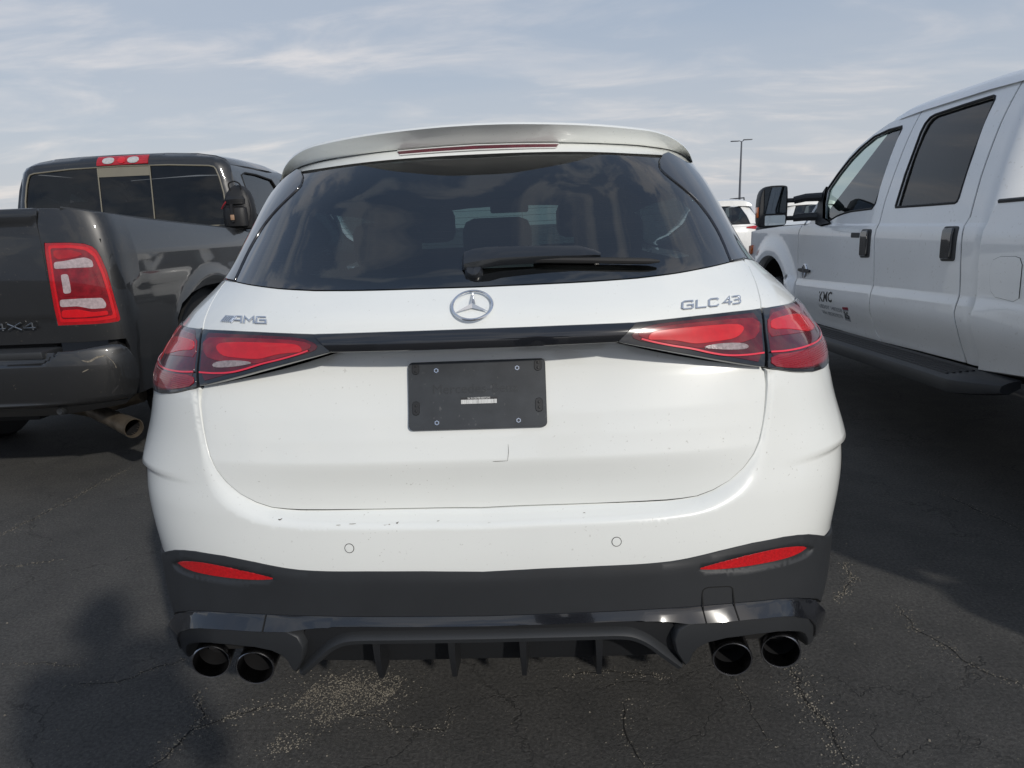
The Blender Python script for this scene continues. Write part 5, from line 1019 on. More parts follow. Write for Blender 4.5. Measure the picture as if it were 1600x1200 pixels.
for s in (-1, 1):
    F = side(s); F0 = side(s, False)
    crl_ = lambda dz: [(u_, float(np.interp(u_, [1.5, 2.07, 2.97, 4.3], [.921, .904, .874, .823]))+dz) for u_ in np.linspace(1.9, 4.3, 9)]
    CL = [crl_(d_) for d_ in (-.022, -.014, .0, .014, .029, .036)]+[[(1.9, z_), (4.3, z_)] for z_ in (1.262, 1.266, 1.271, 1.277, 1.283)]
    roofl = [(3.655, 1.773), (3.475, 1.842), (3.305, 1.890)]
    fd = [(y+G6, z) for y, z in bse]+[(4.215, .532)]+[(y-G6, z) for y, z in fse[::-1][1:]]+[(4.13, 1.275), (4.02, 1.36), (4.02, 1.47), (3.84, 1.63), (3.73, 1.725), (3.655, 1.773), (3.475, 1.842), (3.305, 1.890), (3.15, 1.905)]
    d1 = patch('front_door', F0, 1, fd, WHITE2, ford, 0, res=.03, thick=.03, holes=[win1], cham=.002, lines=CL)
    rd = [(y+G6, z) for y, z in cse]+[(2.5, .585)]+[(y-G6, z) for y, z in bse[::-1]]+[(2.5, 1.923)]
    d2 = patch('rear_door', F0, 1, rd, WHITE2, ford, 0, res=.03, thick=.03, holes=[win2], cham=.002, lines=CL)
    for d, w_, g_ in ((d1, win1, GCLEAR), (d2, win2, GDARK)):
        patch('door_window', F0, 1, w_, g_, d, -.014, res=.1, thick=0)
        P_, n_ = F0(np.array([p[0] for p in w_]), np.array([p[1] for p in w_])); b = MB(); b.tube([tuple(v) for v in P_-n_*.002], .0075, 6, close=True); b.obj('window_seal', RUB, d)
    cc = [(y-G6, z) for y, z in cse]+[(1.89, .60), (1.895, 1.37), (1.85, 1.40), (1.85, 1.93)]
    patch('cab_corner', F, 1, cc, WHITE2, ford, 0, res=.025, thick=.03, lines=CL)
    ffp = [(y+G6, z) for y, z in fse]+[(4.30, .55)]+[(4.88+.57*math.cos(R(a)), .44+.57*math.sin(R(a))) for a in np.linspace(170, 10, 24)]+[(5.42, .6), (5.75, .62), (5.78, 1.10), (5.6, 1.20), (5.24, 1.227), (4.7, 1.255)]
    def r_fl(u, v): r = np.hypot(u-4.88, v-.44); t = np.clip(1-(r-.60)/.16, 0, 1); return .030*t*t*(3-2*t)
    def F1(u, v, F0=F0): return F0(np.clip(u, -9, 9), v)
    fen = patch('front_fender', F1, 1, ffp, WHITE2, ford, 0, relief=lambda u, v: r_fl(u, v)-.10*np.clip((u-5.45)/.33, 0, 1)**2, res=.03, thick=.06)
    patch('marker_lamp', F1, 1, [(5.45, 1.08), (5.62, 1.06), (5.62, .98), (5.47, 1.0)], AMBER, fen, .0, relief=lambda u, v: .02-.10*np.clip((u-5.45)/.33, 0, 1)**2, res=.04, thick=.02)
    bd = [(1.885, .60), (1.86, .66), (1.86, .755), (1.885, .858), (1.875, .917), (1.893, 1.085), (1.893, 1.244), (1.885, 1.32), (1.86, 1.366), (-.10, 1.42), (-.12, .68)]+[(.80+.52*math.cos(R(a)), .50+.52*math.sin(R(a))) for a in np.linspace(160, 20, 18)]+[(1.35, .66)]
    Fb = side(s, False, -.03)
    bed = patch('bed_side', Fb, 1, bd, WHITE2, ford, 0, res=.035, thick=.06, cham=.012)
    P_, n_ = Fb(np.linspace(-.1, 1.855, 8), np.interp(np.linspace(-.1, 1.855, 8), [-.1, 1.86], [1.425, 1.372])); b = MB()
    b.loft([[tuple(v+np.array([dx*-s, 0, dz])) for v in P_] for dx, dz in ((-.004, -.006), (-.006, .006), (.0, .012), (.07, .012), (.07, -.02))]); b.obj('rail_cap', CLAD, bed)
    fu = [(1.588, .970), (1.592, 1.11), (1.61, 1.136), (1.64, 1.141), (1.74, 1.136), (1.785, 1.12), (1.802, 1.083), (1.795, 1.02), (1.779, .982), (1.745, .960), (1.62, .953)]
    if s < 0:
        fd_ = patch('fuel_door', Fb, 1, fu, WHITE2, bed, .0025, res=.03, thick=.004); P_, n_ = Fb(np.array([p[0] for p in fu]), np.array([p[1] for p in fu])); b = MB(); b.tube([tuple(v) for v in P_+n_*.0005], .002, 5, close=True); b.obj('fuel_door_seam', GAP, bed)
    # handles
    for d, (y0, y1, z0, z1, key) in ((d1, (3.052, 3.180, 1.073, 1.240, 1)), (d2, (2.139, 2.262, 1.097, 1.260, 0))):
        pl = smooth_poly([(y0, z0+.004), (y1-.004, z0), (y1, z1-.004), (y0+.006, z1)], 2)
        pk = [(y0-.004, z0), (y1, z0-.006), (y1+.006, z1+.002), (y0, z1+.004)]
        cup = patch('handle_cup', F0, 1, pk, CLAD, d, .003, res=.03, thick=.006, rnd=.018)
        h = patch('door_handle', F0, 1, [(y0+.030, z0+.012), (y1-.012, z0+.008), (y1-.008, z1-.012), (y0+.034, z1-.008)], GLOSSB, d, .014, res=.02, thick=.014, cham=.004, rnd=.010)
        if key: 
            P_, n_ = F0(np.array([y0+.05]), np.array([z0+.022])); b = MB(); b.lathe([(.001, .006), (.006, .005), (.007, 0)], Matrix.Translation(Vector(P_[0])+Vector(n_[0])*.003) @ Vector(n_[0]).to_track_quat('X', 'Z').to_matrix().to_4x4(), 14); b.obj('lock', CHROME, d)
    patch('badge', F0, 1, [(3.209, 1.191), (3.330, 1.190), (3.332, 1.219), (3.212, 1.220)], CLAD, d1, .003, res=.03, thick=.004, rnd=.006)
    for ln in (bse, cse, fse):
        Fk = F if ln is cse else F0; rows = []
        A_ = rspl(ln, 60)
        for dy in (-.022, .022): P_, n_ = Fk(A_[:, 0]+dy, A_[:, 1]); rows.append([tuple(v) for v in P_-n_*.0045])
        MB().loft(rows).obj('door_gap_shade', GAP, ford)  # black backing close under each door gap, painting in its shade and rubber
    # mirror base plate
    patch('mirror_base', F0, 1, [(3.71, 1.275), (3.86, 1.262), (3.975, 1.275), (4.015, 1.36), (4.02, 1.47), (3.95, 1.535), (3.925, 1.42), (3.86, 1.315), (3.76, 1.295)], CLAD, d1, .012, res=.03, thick=.02, cham=.004)
    # step
    sx0, sx1 = (2.02, 2.24) if s < 0 else (2*FX0-2.24, 2*FX0-2.02)
    def stz(y): return .592-.030*(y-1.8)
    rows = []
    for y, t, inx in ((1.60, .045, .13), (1.64, .055, .10), (1.74, .068, .02), (1.775, .07, .006), (1.80, .068, 0), (3.0, .075, 0), (4.05, .075, 0), (4.2, .07, .02), (4.4, .05, .06)):
        zt = stz(y); xo = 2.02+inx; xi = 2.24
        r_ = [(xi, zt+.01), (xo+.035, zt), (xo+.008, zt-.012), (xo, zt-.03), (xo+.004, zt-t), (xo+.04, zt-t-.008), (xi, zt-t+.02)]
        rows.append([((x if s < 0 else 2*FX0-x), y, z) for x, z in r_])
    st_ = MB().loft(rows, close=True, cap=True).obj('side_step', CLAD, ford, True, 30)
    b = MB()
    for k in range(5):
        x = 2.06+.03*k; b.loft([[((x+dx) if s < 0 else 2*FX0-x-dx, y, stz(y)+.0035+dz+.002*k) for y in (1.86, 2.5, 3.2, 3.95)] for dx, dz in ((0, -.004), (.004, .002), (.014, .002), (.018, -.004))])
    b.obj('tread_ribs', RUB, st_)
    for y in (2.1, 3.0, 3.8): MB().box(((2.2 if s < 0 else 2*FX0-2.5), y-.03, .50), ((2.5 if s < 0 else 2*FX0-2.2), y+.03, .54)).obj('bracket', RUB, st_)
    wx = FX0+s*.985
    wheel(ford, wx, 4.85, .41, .27, s, 8); wheel(ford, wx, .80, .41, .27, s, 8)
    for yc in (4.85, .80):
        rows = []
        for a in np.linspace(0, 180, 13): y, z = yc-.56*math.cos(R(a)), .46+.53*math.sin(R(a)); rows.append([(FX0+s*.97, y, z), (FX0+s*.55, y, z)])
        MB().loft(rows).obj('wheel_housing', GAP, ford, False)
    # towing mirror
    mx0, mx1 = (1.828, 2.038) if s < 0 else (2*FX0-2.038, 2*FX0-1.828)
    y0 = 4.05; M0 = Matrix.Identity(4)
    def mxx(x): return x if s < 0 else 2*FX0-x
    ol = [(1.832, 1.272), (1.829, 1.40), (1.836, 1.50), (1.856, 1.550), (1.895, 1.566), (1.985, 1.567), (2.026, 1.562), (2.036, 1.548), (2.040, 1.42), (2.038, 1.295), (2.020, 1.272), (1.95, 1.262), (1.86, 1.262)]
    ol = smooth_poly(ol, 1); cxm, czm = 1.935, 1.415; rows = []
    for k, y in ((.955, 4.045), (1, 4.052), (1, 4.10), (.93, 4.17), (.72, 4.215), (.3, 4.23)): rows.append([(mxx(cxm+(x-cxm)*k), y, czm+(z-czm)*k) for x, z in ol])
    rows.insert(0, [(mxx(cxm+(x-cxm)*.94), 4.052, czm+(z-czm)*.955) for x, z in ol])
    mr = MB().loft(rows, close=True, cap=True).obj('towing_mirror', CLAD, ford, True, 50)
    def pl_(nm, pts, m, y): 
        pts = [tuple(p) for p in round_corners(np.array(pts), .012)]; MB().loft([[(mxx(x), y, z) for x, z in pts], [(mxx(x), y-.004, z) for x, z in pts]], close=True, cap=True).obj(nm, m, mr, False)
    pl_('mirror_glass', [(1.866, 1.363), (2.026, 1.363), (2.026, 1.553), (1.866, 1.553)], MIRG, 4.049)
    pl_('convex_glass', [(1.872, 1.276), (2.024, 1.280), (2.024, 1.350), (1.872, 1.350)], MIRW, 4.049)
    MB().box((mxx(1.821) if s < 0 else mxx(1.835), 4.06, 1.335), (mxx(1.835) if s < 0 else mxx(1.821), 4.12, 1.415), bev=.006).obj('turn_lamp', AMBER, mr)
    b = MB()
    for z, zd in ((1.455, 1.47), (1.325, 1.33)): b.tube([(mxx(2.02), 4.10, z), (mxx(2.10), 4.09, z), (mxx(2.102), 4.09, z+.0)], .017, 10); b.tube([(mxx(2.10), 4.09, z), (mxx(2.17), 4.05, zd), (mxx(2.27), 3.98, zd)], [.028, .030, .032], 10)
    b.obj('mirror_arm', CLAD, mr)
FL = side(-1, False)
def Mford(y, z, o=.002): 
    P_, n_ = FL(np.array([y]), np.array([z])); n = Vector(n_[0]); ex = Vector((0, -1, 0)); ez = n.cross(ex).normalized(); ez = -ez if ez.z < 0 else ez
    return Matrix.Translation(Vector(P_[0])+n*o) @ Matrix(((ex.x, ez.x, n.x, 0), (ex.y, ez.y, n.y, 0), (ex.z, ez.z, n.z, 0), (0, 0, 0, 1)))
def ftext(nm, s_, y0, y1, z, size, m, sx): 
    # text laid on the curved door: mapped point by point
    cu = bpy.data.curves.new(nm, 'FONT'); cu.body = s_; cu.size = size; cu.align_x = 'LEFT'; cu.resolution_u = 3; cu.offset = size*.018
    o = bpy.data.objects.new(nm, cu); COL.objects.link(o); dg = bpy.context.evaluated_depsgraph_get(); dg.update(); me = bpy.data.meshes.new_from_object(o.evaluated_get(dg)); COL.objects.unlink(o); bpy.data.objects.remove(o)
    V = np.array([v.co[:] for v in me.vertices]); w_ = V[:, 0].max(); yy = y0+(y1-y0)*V[:, 0]/w_; slope = (z[1]-z[0]); zz_ = z[0]+slope*V[:, 0]/w_+V[:, 1]; P_, n_ = FL(yy, zz_)
    fs = [tuple(p.vertices) for p in me.polygons]; bpy.data.meshes.remove(me); return obj(nm, P_+n_*.0015, fs, m, d_front, False)
d_front = [o for o in ford.children if o.name.startswith('front_door')][0]
ftext('company_lettering', 'KMC', 3.765, 3.53, (.728, .746), .100, DECAL, 1)
ftext('number_lettering', 'USDOT 1402258', 3.775, 3.385, (.683, .690), .036, DECALG, 1)
ftext('vin_lettering', 'VIN 0B3B29278', 3.745, 3.40, (.640, .648), .034, DECALG, 1)
sq = patch('number_sticker', FL, 1, [(3.372, .640), (3.290, .637), (3.279, .736), (3.368, .728)], DECALG, d_front, .0012, res=.05, thick=.0005, cham=.0002)
patch('sticker_band', FL, 1, [(3.370, .714), (3.284, .718), (3.279, .737), (3.368, .729)], DECALR, d_front, .0018, res=.05, thick=.0003, cham=.0001)
ftext('sticker_figures', '25', 3.365, 3.295, (.655, .655), .066, DECAL, 1)
# round engine emblem with cross bar
b = MB(); Mq = Mford(4.105, .927, .006); b.tube([Mq @ Vector((.042*math.cos(a), .044*math.sin(a), 0)) for a in np.linspace(0, 2*math.pi, 25)[:-1]], .007, 6, close=True)
b.tube([Mq @ Vector((0, .045, 0)), Mq @ Vector((0, -.055, 0))], .012, 6); emb = b.obj('round_emblem', CHROME, d_front)
slab(Mq, [(-.112, -.008), (-.06, -.014), (.06, -.014), (.112, -.008), (.112, .008), (.06, .014), (-.06, .014), (-.112, .008)], -.004, .010).obj('emblem_bar', DECAL, d_front)
# roof, cab back wall, windscreen, bonnet, nose
rows = []
for y, w_, dz in ((1.90, .0, -.005), (1.94, 0, .002), (2.3, 0, .008), (2.9, 0, .0), (3.15, 0, -.010), (3.305, .012, -.028), (3.36, .03, -.05)):
    h_ = [(2.395+w_, 1.905), (2.425+w_, 1.945), (2.48+w_, 1.975), (2.58+w_, 1.998), (2.80, 2.018), (3.22, 2.028)]; h_ = [(x, z+dz) for x, z in h_]
    rows.append([(x, y, z) for x, z in h_]+[(2*FX0-x, y, z) for x, z in h_[:-1][::-1]])
MB().loft(rows).obj('cab_roof', WHITE2, ford)
def FKB(u, v): u = np.asarray(u, float); v = np.asarray(v, float); return np.stack([FX0+u, 1.852+.05*np.clip((v-1.4)/.6, 0, 1)**1.5+0*u, v], -1), np.stack([0*u, 0*u-1, 0*u], -1)
kb = [(-.84, 1.0), (-.845, 1.38), (-.79, 1.60), (-.70, 1.85), (-.66, 1.96), (-.3, 2.0), (0, 2.008)]; kb = kb+[(-a, b) for a, b in kb[::-1][1:]]
kw = [(-.78, 1.44), (-.79, 1.50), (-.73, 1.78), (-.69, 1.84), (.69, 1.84), (.73, 1.78), (.79, 1.50), (.78, 1.44)]
kk = patch('cab_rear_wall', FKB, 1, kb, WHITE2, ford, 0, res=.06, thick=.03, holes=[kw]); patch('rear_glass', FKB, 1, kw, GDARK, kk, -.01, res=.2, thick=0)
ws_ = [[(FX0+u*(.80+.10*t), 3.36+.98*t-.10*u*u, 1.945-.65*t-.06*u*u) for u in np.linspace(-1, 1, 13)] for t in (0, .33, .66, 1)]
MB().loft(ws_).obj('windscreen', GCLEAR, ford)
for s in (1, -1): MB().loft([[(FX0+s*a, y, z) for a, y, z in ((.76, 3.36, 1.88), (.84, 3.68, 1.76), (.91, 4.05, 1.48), (.96, 4.26, 1.275))], [(FX0+s*a, y, z) for a, y, z in ((.80, 3.30, 1.89), (.865, 3.655, 1.768), (.945, 4.02, 1.47), (1.005, 4.20, 1.265))]]).obj('windscreen_pillar', WHITE2, ford)
rows = [[(FX0+u*(.97-.02*t), 4.26+1.35*t-.05*u*u, (1.31-.03*t)-.035*abs(u)**5+.03*(1-abs(u)**3)) for u in np.linspace(-1, 1, 21)] for t in np.linspace(0, 1, 6)]+[[(FX0+u*.95, 5.70-.05*u*u, 1.16) for u in np.linspace(-1, 1, 21)], [(FX0+u*.95, 5.80-.05*u*u, .95) for u in np.linspace(-1, 1, 21)], [(FX0+u*.97, 5.88-.05*u*u, .6) for u in np.linspace(-1, 1, 21)]]
MB().loft(rows).obj('bonnet', WHITE2, ford)
b = MB(); b.box((FX0-.88, -.08, .62), (FX0+.88, 1.83, .70)); b.box((FX0-.9, 1.78, .6), (FX0+.9, 1.84, 1.36)); b.box((FX0-.72, -.13, .62), (FX0+.72, -.08, 1.40)); b.box((FX0-.90, -.1, .7), (FX0-.84, 1.8, 1.36)); b.box((FX0+.84, -.1, .7), (FX0+.90, 1.8, 1.36)); b.obj('cargo_bed', WHITE2, ford, False)
for s in (1, -1): MB().box((FX0+s*.87-.09, -.145, .95), (FX0+s*.87+.09, -.07, 1.32), bev=.02).obj('tail_lamp', REDRIM, ford)
MB().box((FX0-.95, -.36, .55), (FX0+.95, -.14, .72), bev=.03).obj('rear_bumper', CHROME, ford)
b = MB(); b.box((FX0-.93, 1.9, .56), (FX0+.93, 4.25, .64)); b.box((FX0-.5, -.2, .42), (FX0+.5, 5.6, .55)); b.obj('chassis', GAP, ford, False)
MB().loft([[(FX0-.72, y, 1.90), (FX0, y, 1.95), (FX0+.72, y, 1.90)] for y in (1.98, 3.3)]).obj('headlining', LINING, ford)
b = MB(); b.box((FX0-.86, 1.9, .62), (FX0+.86, 1.98, 1.28))
for s in (1, -1): b.box((FX0+s*.90-.03, 1.95, .6), (FX0+s*.90+.03, 4.2, 1.27))
b.obj('door_lining', LINING, ford, False)
for x in (-.48, 0, .48):
    o = MB().box((FX0+x-.24, 2.0, .7), (FX0+x+.24, 2.16, 1.42), bev=.05).obj('seat', SEAT, ford); MB().box((FX0+x-.13, 2.03, 1.44), (FX0+x+.13, 2.12, 1.62), bev=.04).obj('headrest', SEAT, o)
for x in (-.44, .44):
    o = MB().box((FX0+x-.27, 2.92, .7), (FX0+x+.27, 3.08, 1.50), bev=.06).obj('seat', SEAT, ford); MB().box((FX0+x-.14, 2.95, 1.50), (FX0+x+.14, 3.05, 1.72), bev=.04).obj('headrest', SEAT, o)
MB().box((FX0-.8, 3.7, .9), (FX0+.8, 4.2, 1.26), bev=.06).obj('dashboard', SEAT, ford)
c = Vector((FX0-.42, 3.55, 1.22)); Mq = Matrix.Translation(c) @ Matrix.Rotation(R(60), 4, 'X'); b = MB(); b.tube([Mq @ Vector((.19*math.cos(a), .19*math.sin(a), 0)) for a in np.linspace(0, 2*math.pi, 25)[:-1]], .015, 8, close=True)
for a in (0, 180, 270): b.tube([Mq @ Vector((0, 0, -.02)), Mq @ Vector((.185*math.cos(R(a)), .185*math.sin(R(a)), 0))], .018, 6)
b.obj('steering_wheel', SEAT, ford)
MB().box((FX0-.12, 3.62, 1.68), (FX0+.12, 3.66, 1.76), bev=.012).obj('rear_view_mirror', SEAT, ford)

# ============================================================ asphalt lot
def ground_mat():
    m = bpy.data.materials.new('worn_asphalt'); m.use_nodes = True; t = m.node_tree; b = t.nodes['Principled BSDF']; L_ = t.links
    c = nd(t, 'ShaderNodeTexCoord')
    def noise(s_, d_, r_=.6, dist=0): n = nd(t, 'ShaderNodeTexNoise', inp={'Scale': s_, 'Detail': d_, 'Roughness': r_, 'Distortion': dist}); L_.new(c.outputs['Object'], n.inputs['Vector']); return n
    big, mid, fine, grit = noise(.8, 5, .6, .4), noise(5, 6, .65), noise(90, 4, .7), noise(420, 2, .5)
    r = nd(t, 'ShaderNodeValToRGB'); e = r.color_ramp.elements; e[0].position = .36; e[0].color = (.058, .057, .055, 1); e[1].position = .64; e[1].color = (.098, .094, .088, 1)
    mixv = nd(t, 'ShaderNodeMath', operation='ADD'); h1 = nd(t, 'ShaderNodeMath', operation='MULTIPLY', inp={1: .55}); h2 = nd(t, 'ShaderNodeMath', operation='MULTIPLY', inp={1: .45})
    L_.new(big.outputs['Fac'], h1.inputs[0]); L_.new(mid.outputs['Fac'], h2.inputs[0]); L_.new(h1.outputs[0], mixv.inputs[0]); L_.new(h2.outputs[0], mixv.inputs[1]); L_.new(mixv.outputs[0], r.inputs[0])
    f = nd(t, 'ShaderNodeMapRange', inp={1: .3, 2: .72, 3: .55, 4: 1.5}); L_.new(fine.outputs['Fac'], f.inputs[0])
    mx = nd(t, 'ShaderNodeMix', data_type='RGBA', blend_type='MULTIPLY', inp={0: 1.0}); L_.new(r.outputs[0], mx.inputs[6]); L_.new(f.outputs[0], mx.inputs[7])
    # bare aggregate showing through the binder
    vor = nd(t, 'ShaderNodeTexVoronoi', inp={'Scale': 150.0}); L_.new(c.outputs['Object'], vor.inputs['Vector'])
    sp_ = nd(t, 'ShaderNodeMapRange', inp={1: .30, 2: .16, 3: 0.0, 4: 1.0}); L_.new(vor.outputs['Distance'], sp_.inputs[0])
    sel = nd(t, 'ShaderNodeSeparateColor'); L_.new(vor.outputs['Color'], sel.inputs[0]); th = nd(t, 'ShaderNodeMapRange', inp={1: .74, 2: .80, 3: 0.0, 4: 1.0}); L_.new(sel.outputs[0], th.inputs[0])
    m1 = nd(t, 'ShaderNodeMath', operation='MULTIPLY'); L_.new(sp_.outputs[0], m1.inputs[0]); L_.new(th.outputs[0], m1.inputs[1])
    wm = nd(t, 'ShaderNodeMapRange', inp={1: .42, 2: .60, 3: .22, 4: 1.0}); L_.new(mid.outputs['Fac'], wm.inputs[0]); m2 = nd(t, 'ShaderNodeMath', operation='MULTIPLY'); L_.new(m1.outputs[0], m2.inputs[0]); L_.new(wm.outputs[0], m2.inputs[1])
    ag = nd(t, 'ShaderNodeMix', data_type='RGBA', inp={6: (.10, .095, .085, 1), 7: (.24, .225, .20, 1)}); L_.new(sel.outputs[1], ag.inputs[0])
    m3 = nd(t, 'ShaderNodeMix', data_type='RGBA'); L_.new(m2.outputs[0], m3.inputs[0]); L_.new(mx.outputs[2], m3.inputs[6]); L_.new(ag.outputs[2], m3.inputs[7])
    # hairline network
    v2 = nd(t, 'ShaderNodeTexVoronoi', feature='DISTANCE_TO_EDGE', inp={'Scale': 1.1}); dn = noise(3.5, 5, .7); ad = nd(t, 'ShaderNodeVectorMath', operation='MULTIPLY_ADD', inp={1: (.35, .35, .35)}); L_.new(dn.outputs['Color'], ad.inputs[0]); L_.new(c.outputs['Object'], ad.inputs[2]); L_.new(ad.outputs[0], v2.inputs['Vector'])
    hl = nd(t, 'ShaderNodeMapRange', inp={1: .0015, 2: .006, 3: .7, 4: 0.0}); L_.new(v2.outputs['Distance'], hl.inputs[0]); hk = nd(t, 'ShaderNodeMath', operation='MULTIPLY'); L_.new(hl.outputs[0], hk.inputs[0]); L_.new(wm.outputs[0], hk.inputs[1])
    m4 = nd(t, 'ShaderNodeMix', data_type='RGBA', inp={7: (.016, .0155, .015, 1)}); L_.new(hk.outputs[0], m4.inputs[0]); L_.new(m3.outputs[2], m4.inputs[6]); L_.new(m4.outputs[2], b.inputs['Base Color'])
    b.inputs['Roughness'].default_value = .82; b.inputs['Specular IOR Level'].default_value = .35
    hs = nd(t, 'ShaderNodeMath', operation='ADD'); L_.new(fine.outputs['Fac'], hs.inputs[0]); L_.new(grit.outputs['Fac'], hs.inputs[1]); hs2 = nd(t, 'ShaderNodeMath', operation='SUBTRACT'); L_.new(hs.outputs[0], hs2.inputs[0]); L_.new(hk.outputs[0], hs2.inputs[1])
    bp = nd(t, 'ShaderNodeBump', inp={'Strength': .9, 'Distance': .007}); L_.new(hs2.outputs[0], bp.inputs['Height']); L_.new(bp.outputs[0], b.inputs['Normal'])
    return m
ASPH = ground_mat()
xs_ = [-1500, -300, -60, -15, -6, -3, 0, 3, 6, 15, 60, 300, 1500]; b = MB()
b.loft([[(x, y, -.02 if False else 0.0) for x in xs_] for y in xs_])
g = b.obj('asphalt_lot', ASPH, None, False); g['kind'] = 'structure'
# --- cracks: open jagged seams with crumbled grit along them
GR = json.loads('''{"c1": [[-2.483, 1.616], [-2.465, 1.862], [-2.425, 2.173], [-2.399, 2.576]], "c2": [[-2.236, 1.288], [-2.079, 1.31], [-1.995, 1.336]], "c3": [[-1.692, 0.569], [-1.554, 0.561], [-1.372, 0.549]], "c4": [[-1.382, 0.433], [-1.228, 0.451], [-1.144, 0.525], [-1.062, 0.575]], "c5": [[-0.912, 0.091], [-0.877, 0.234], [-0.807, 0.286], [-0.69, 0.326], [-0.648, 0.316]], "c5b": [[-0.939, 0.406], [-0.861, 0.288], [-0.858, 0.234]], "c6": [[-0.513, 0.38], [-0.455, 0.306], [-0.373, 0.277], [-0.294, 0.248], [-0.154, 0.219], [-0.141, 0.313]], "c7": [[0.204, 0.444], [0.284, 0.467], [0.37, 0.449], [0.494, 0.43]], "c8": [[0.374, 0.329], [0.339, 0.235], [0.357, 0.136], [0.364, 0.068]], "c9": [[0.891, 0.499], [0.86, 0.331], [0.88, 0.198], [0.896, 0.059]], "c10": [[1.325, 1.139], [1.307, 1.009], [1.18, 0.873]], "c11": [[2.075, 1.848], [2.124, 1.69], [2.181, 1.395]], "c12": [[1.372, 0.796], [1.349, 0.668], [1.405, 0.567], [1.433, 0.45], [1.515, 0.372]], "c13": [[0.703, 0.424], [0.708, 0.279], [0.722, 0.129]], "patch": [[-0.645, 0.256], [-0.576, 0.459], [-0.474, 0.539], [-0.38, 0.486], [-0.292, 0.451], [-0.348, 0.332], [-0.478, 0.252], [-0.52, 0.152], [-0.617, 0.13]]}''')
CRK = mat('crack_bottom', (.012, .0115, .011), .95)
STN = mat('crumbled_stone', (.19, .172, .14), .9, var=(300, .8))
STN2 = mat('dark_stone', (.055, .052, .048), .9, var=(300, .6))
rnd = random.Random(21)
def jag(pts, step=.018, amp=.010):
    P_ = rspl(pts, max(3, int(np.sum(np.linalg.norm(np.diff(np.array(pts), axis=0), axis=1))/step))); out = []; w1 = w2 = 0
    for i, p in enumerate(P_): w1 = w1*.75+rnd.gauss(0, amp*.5); w2 = w2*.75+rnd.gauss(0, amp*.5); out.append((p[0]+w1, p[1]+w2))
    return out
stones = []
wdt = dict(c1=(.010, 1.0), c2=(.006, .8), c3=(.004, .5), c4=(.007, .8), c5=(.011, 1.4), c5b=(.009, 1.3), c6=(.006, .9), c7=(.008, 1.0), c8=(.007, .7), c9=(.016, 1.9), c10=(.008, 1.4), c11=(.009, .8), c12=(.009, 1.1), c13=(.003, .3))
ck = thing
for k, pts in GR.items():
    if k == 'patch': continue
    wd, dens = wdt[k]; J = jag(pts); A = np.array(J); t = np.gradient(A, axis=0); t /= np.linalg.norm(t, axis=1, keepdims=True)+1e-9; nn = np.stack([-t[:, 1], t[:, 0]], 1)
    n = len(A); wl = np.array([wd*(.25+.5*rnd.random())*min(1, 4*i/n+.2, 4*(n-1-i)/n+.2) for i in range(n)])
    L1 = A+nn*wl[:, None]*.5; R1 = A-nn*wl[:, None]*.5
    b = MB(); b.loft([[(x, y, .0010) for x, y in L1], [(x, y, .0010) for x, y in R1]]); o = b.obj('crack', CRK, None, False); o['kind'] = 'structure'
    ln = float(np.sum(np.linalg.norm(np.diff(A, axis=0), axis=1)))
    for _ in range(int(ln*620*dens)):
        i = rnd.randrange(n); sp_ = wd*rnd.choice((.5, .8, 1.6, 2.6)); stones.append((A[i][0]+rnd.gauss(0, sp_), A[i][1]+rnd.gauss(0, sp_), rnd.uniform(.0007, .0028)*(1.3 if dens > 1.2 else 1)))
pp = np.array(GR['patch'])
def inp(x, y): return inside(np.array([[x, y]]), pp)[0]
cnt = 0
centres = [(rnd.uniform(-.64, -.30), rnd.uniform(.14, .53)) for _ in range(26)]
while cnt < 3300:
    cx_, cy_ = rnd.choice(centres); x, y = cx_+rnd.gauss(0, .035), cy_+rnd.gauss(0, .035)
    if inp(x, y) or rnd.random() < .12: stones.append((x, y, rnd.uniform(.0008, .0032))); cnt += 1
for _ in range(6500): stones.append((rnd.uniform(-3, 3.2), rnd.uniform(-.3, 2.8), rnd.uniform(.0008, .0022)))
for _ in range(60): stones.append((rnd.uniform(-2, 2.2), rnd.uniform(-.2, 2.0), rnd.uniform(.003, .0055)))
for nm, m_, par in (('loose_grit', STN, 0), ('dark_grit', STN2, 1)):
    vs = []; fs = []
    for i, (x, y, r) in enumerate(stones):
        if (i % 3 == 0) != bool(par): continue
        o = len(vs); a0 = rnd.random()*6.28; el = rnd.uniform(.6, 1.0)
        for k in range(5): a = a0+k*1.2566; q = r*rnd.uniform(.7, 1.2); vs.append((x+q*math.cos(a), y+q*el*math.sin(a), .0002))
        for k in range(3): a = a0+k*2.094+.4; q = r*rnd.uniform(.35, .7); vs.append((x+q*math.cos(a), y+q*el*math.sin(a), r*rnd.uniform(.5, 1.0)))
        fs += [(o, o+1, o+5), (o+1, o+2, o+6), (o+1, o+6, o+5), (o+2, o+3, o+6), (o+3, o+4, o+7), (o+3, o+7, o+6), (o+4, o, o+7), (o, o+5, o+7), (o+5, o+6, o+7)]
    so_ = obj(nm, vs, fs, m_, None, False); so_['kind'] = 'stuff'

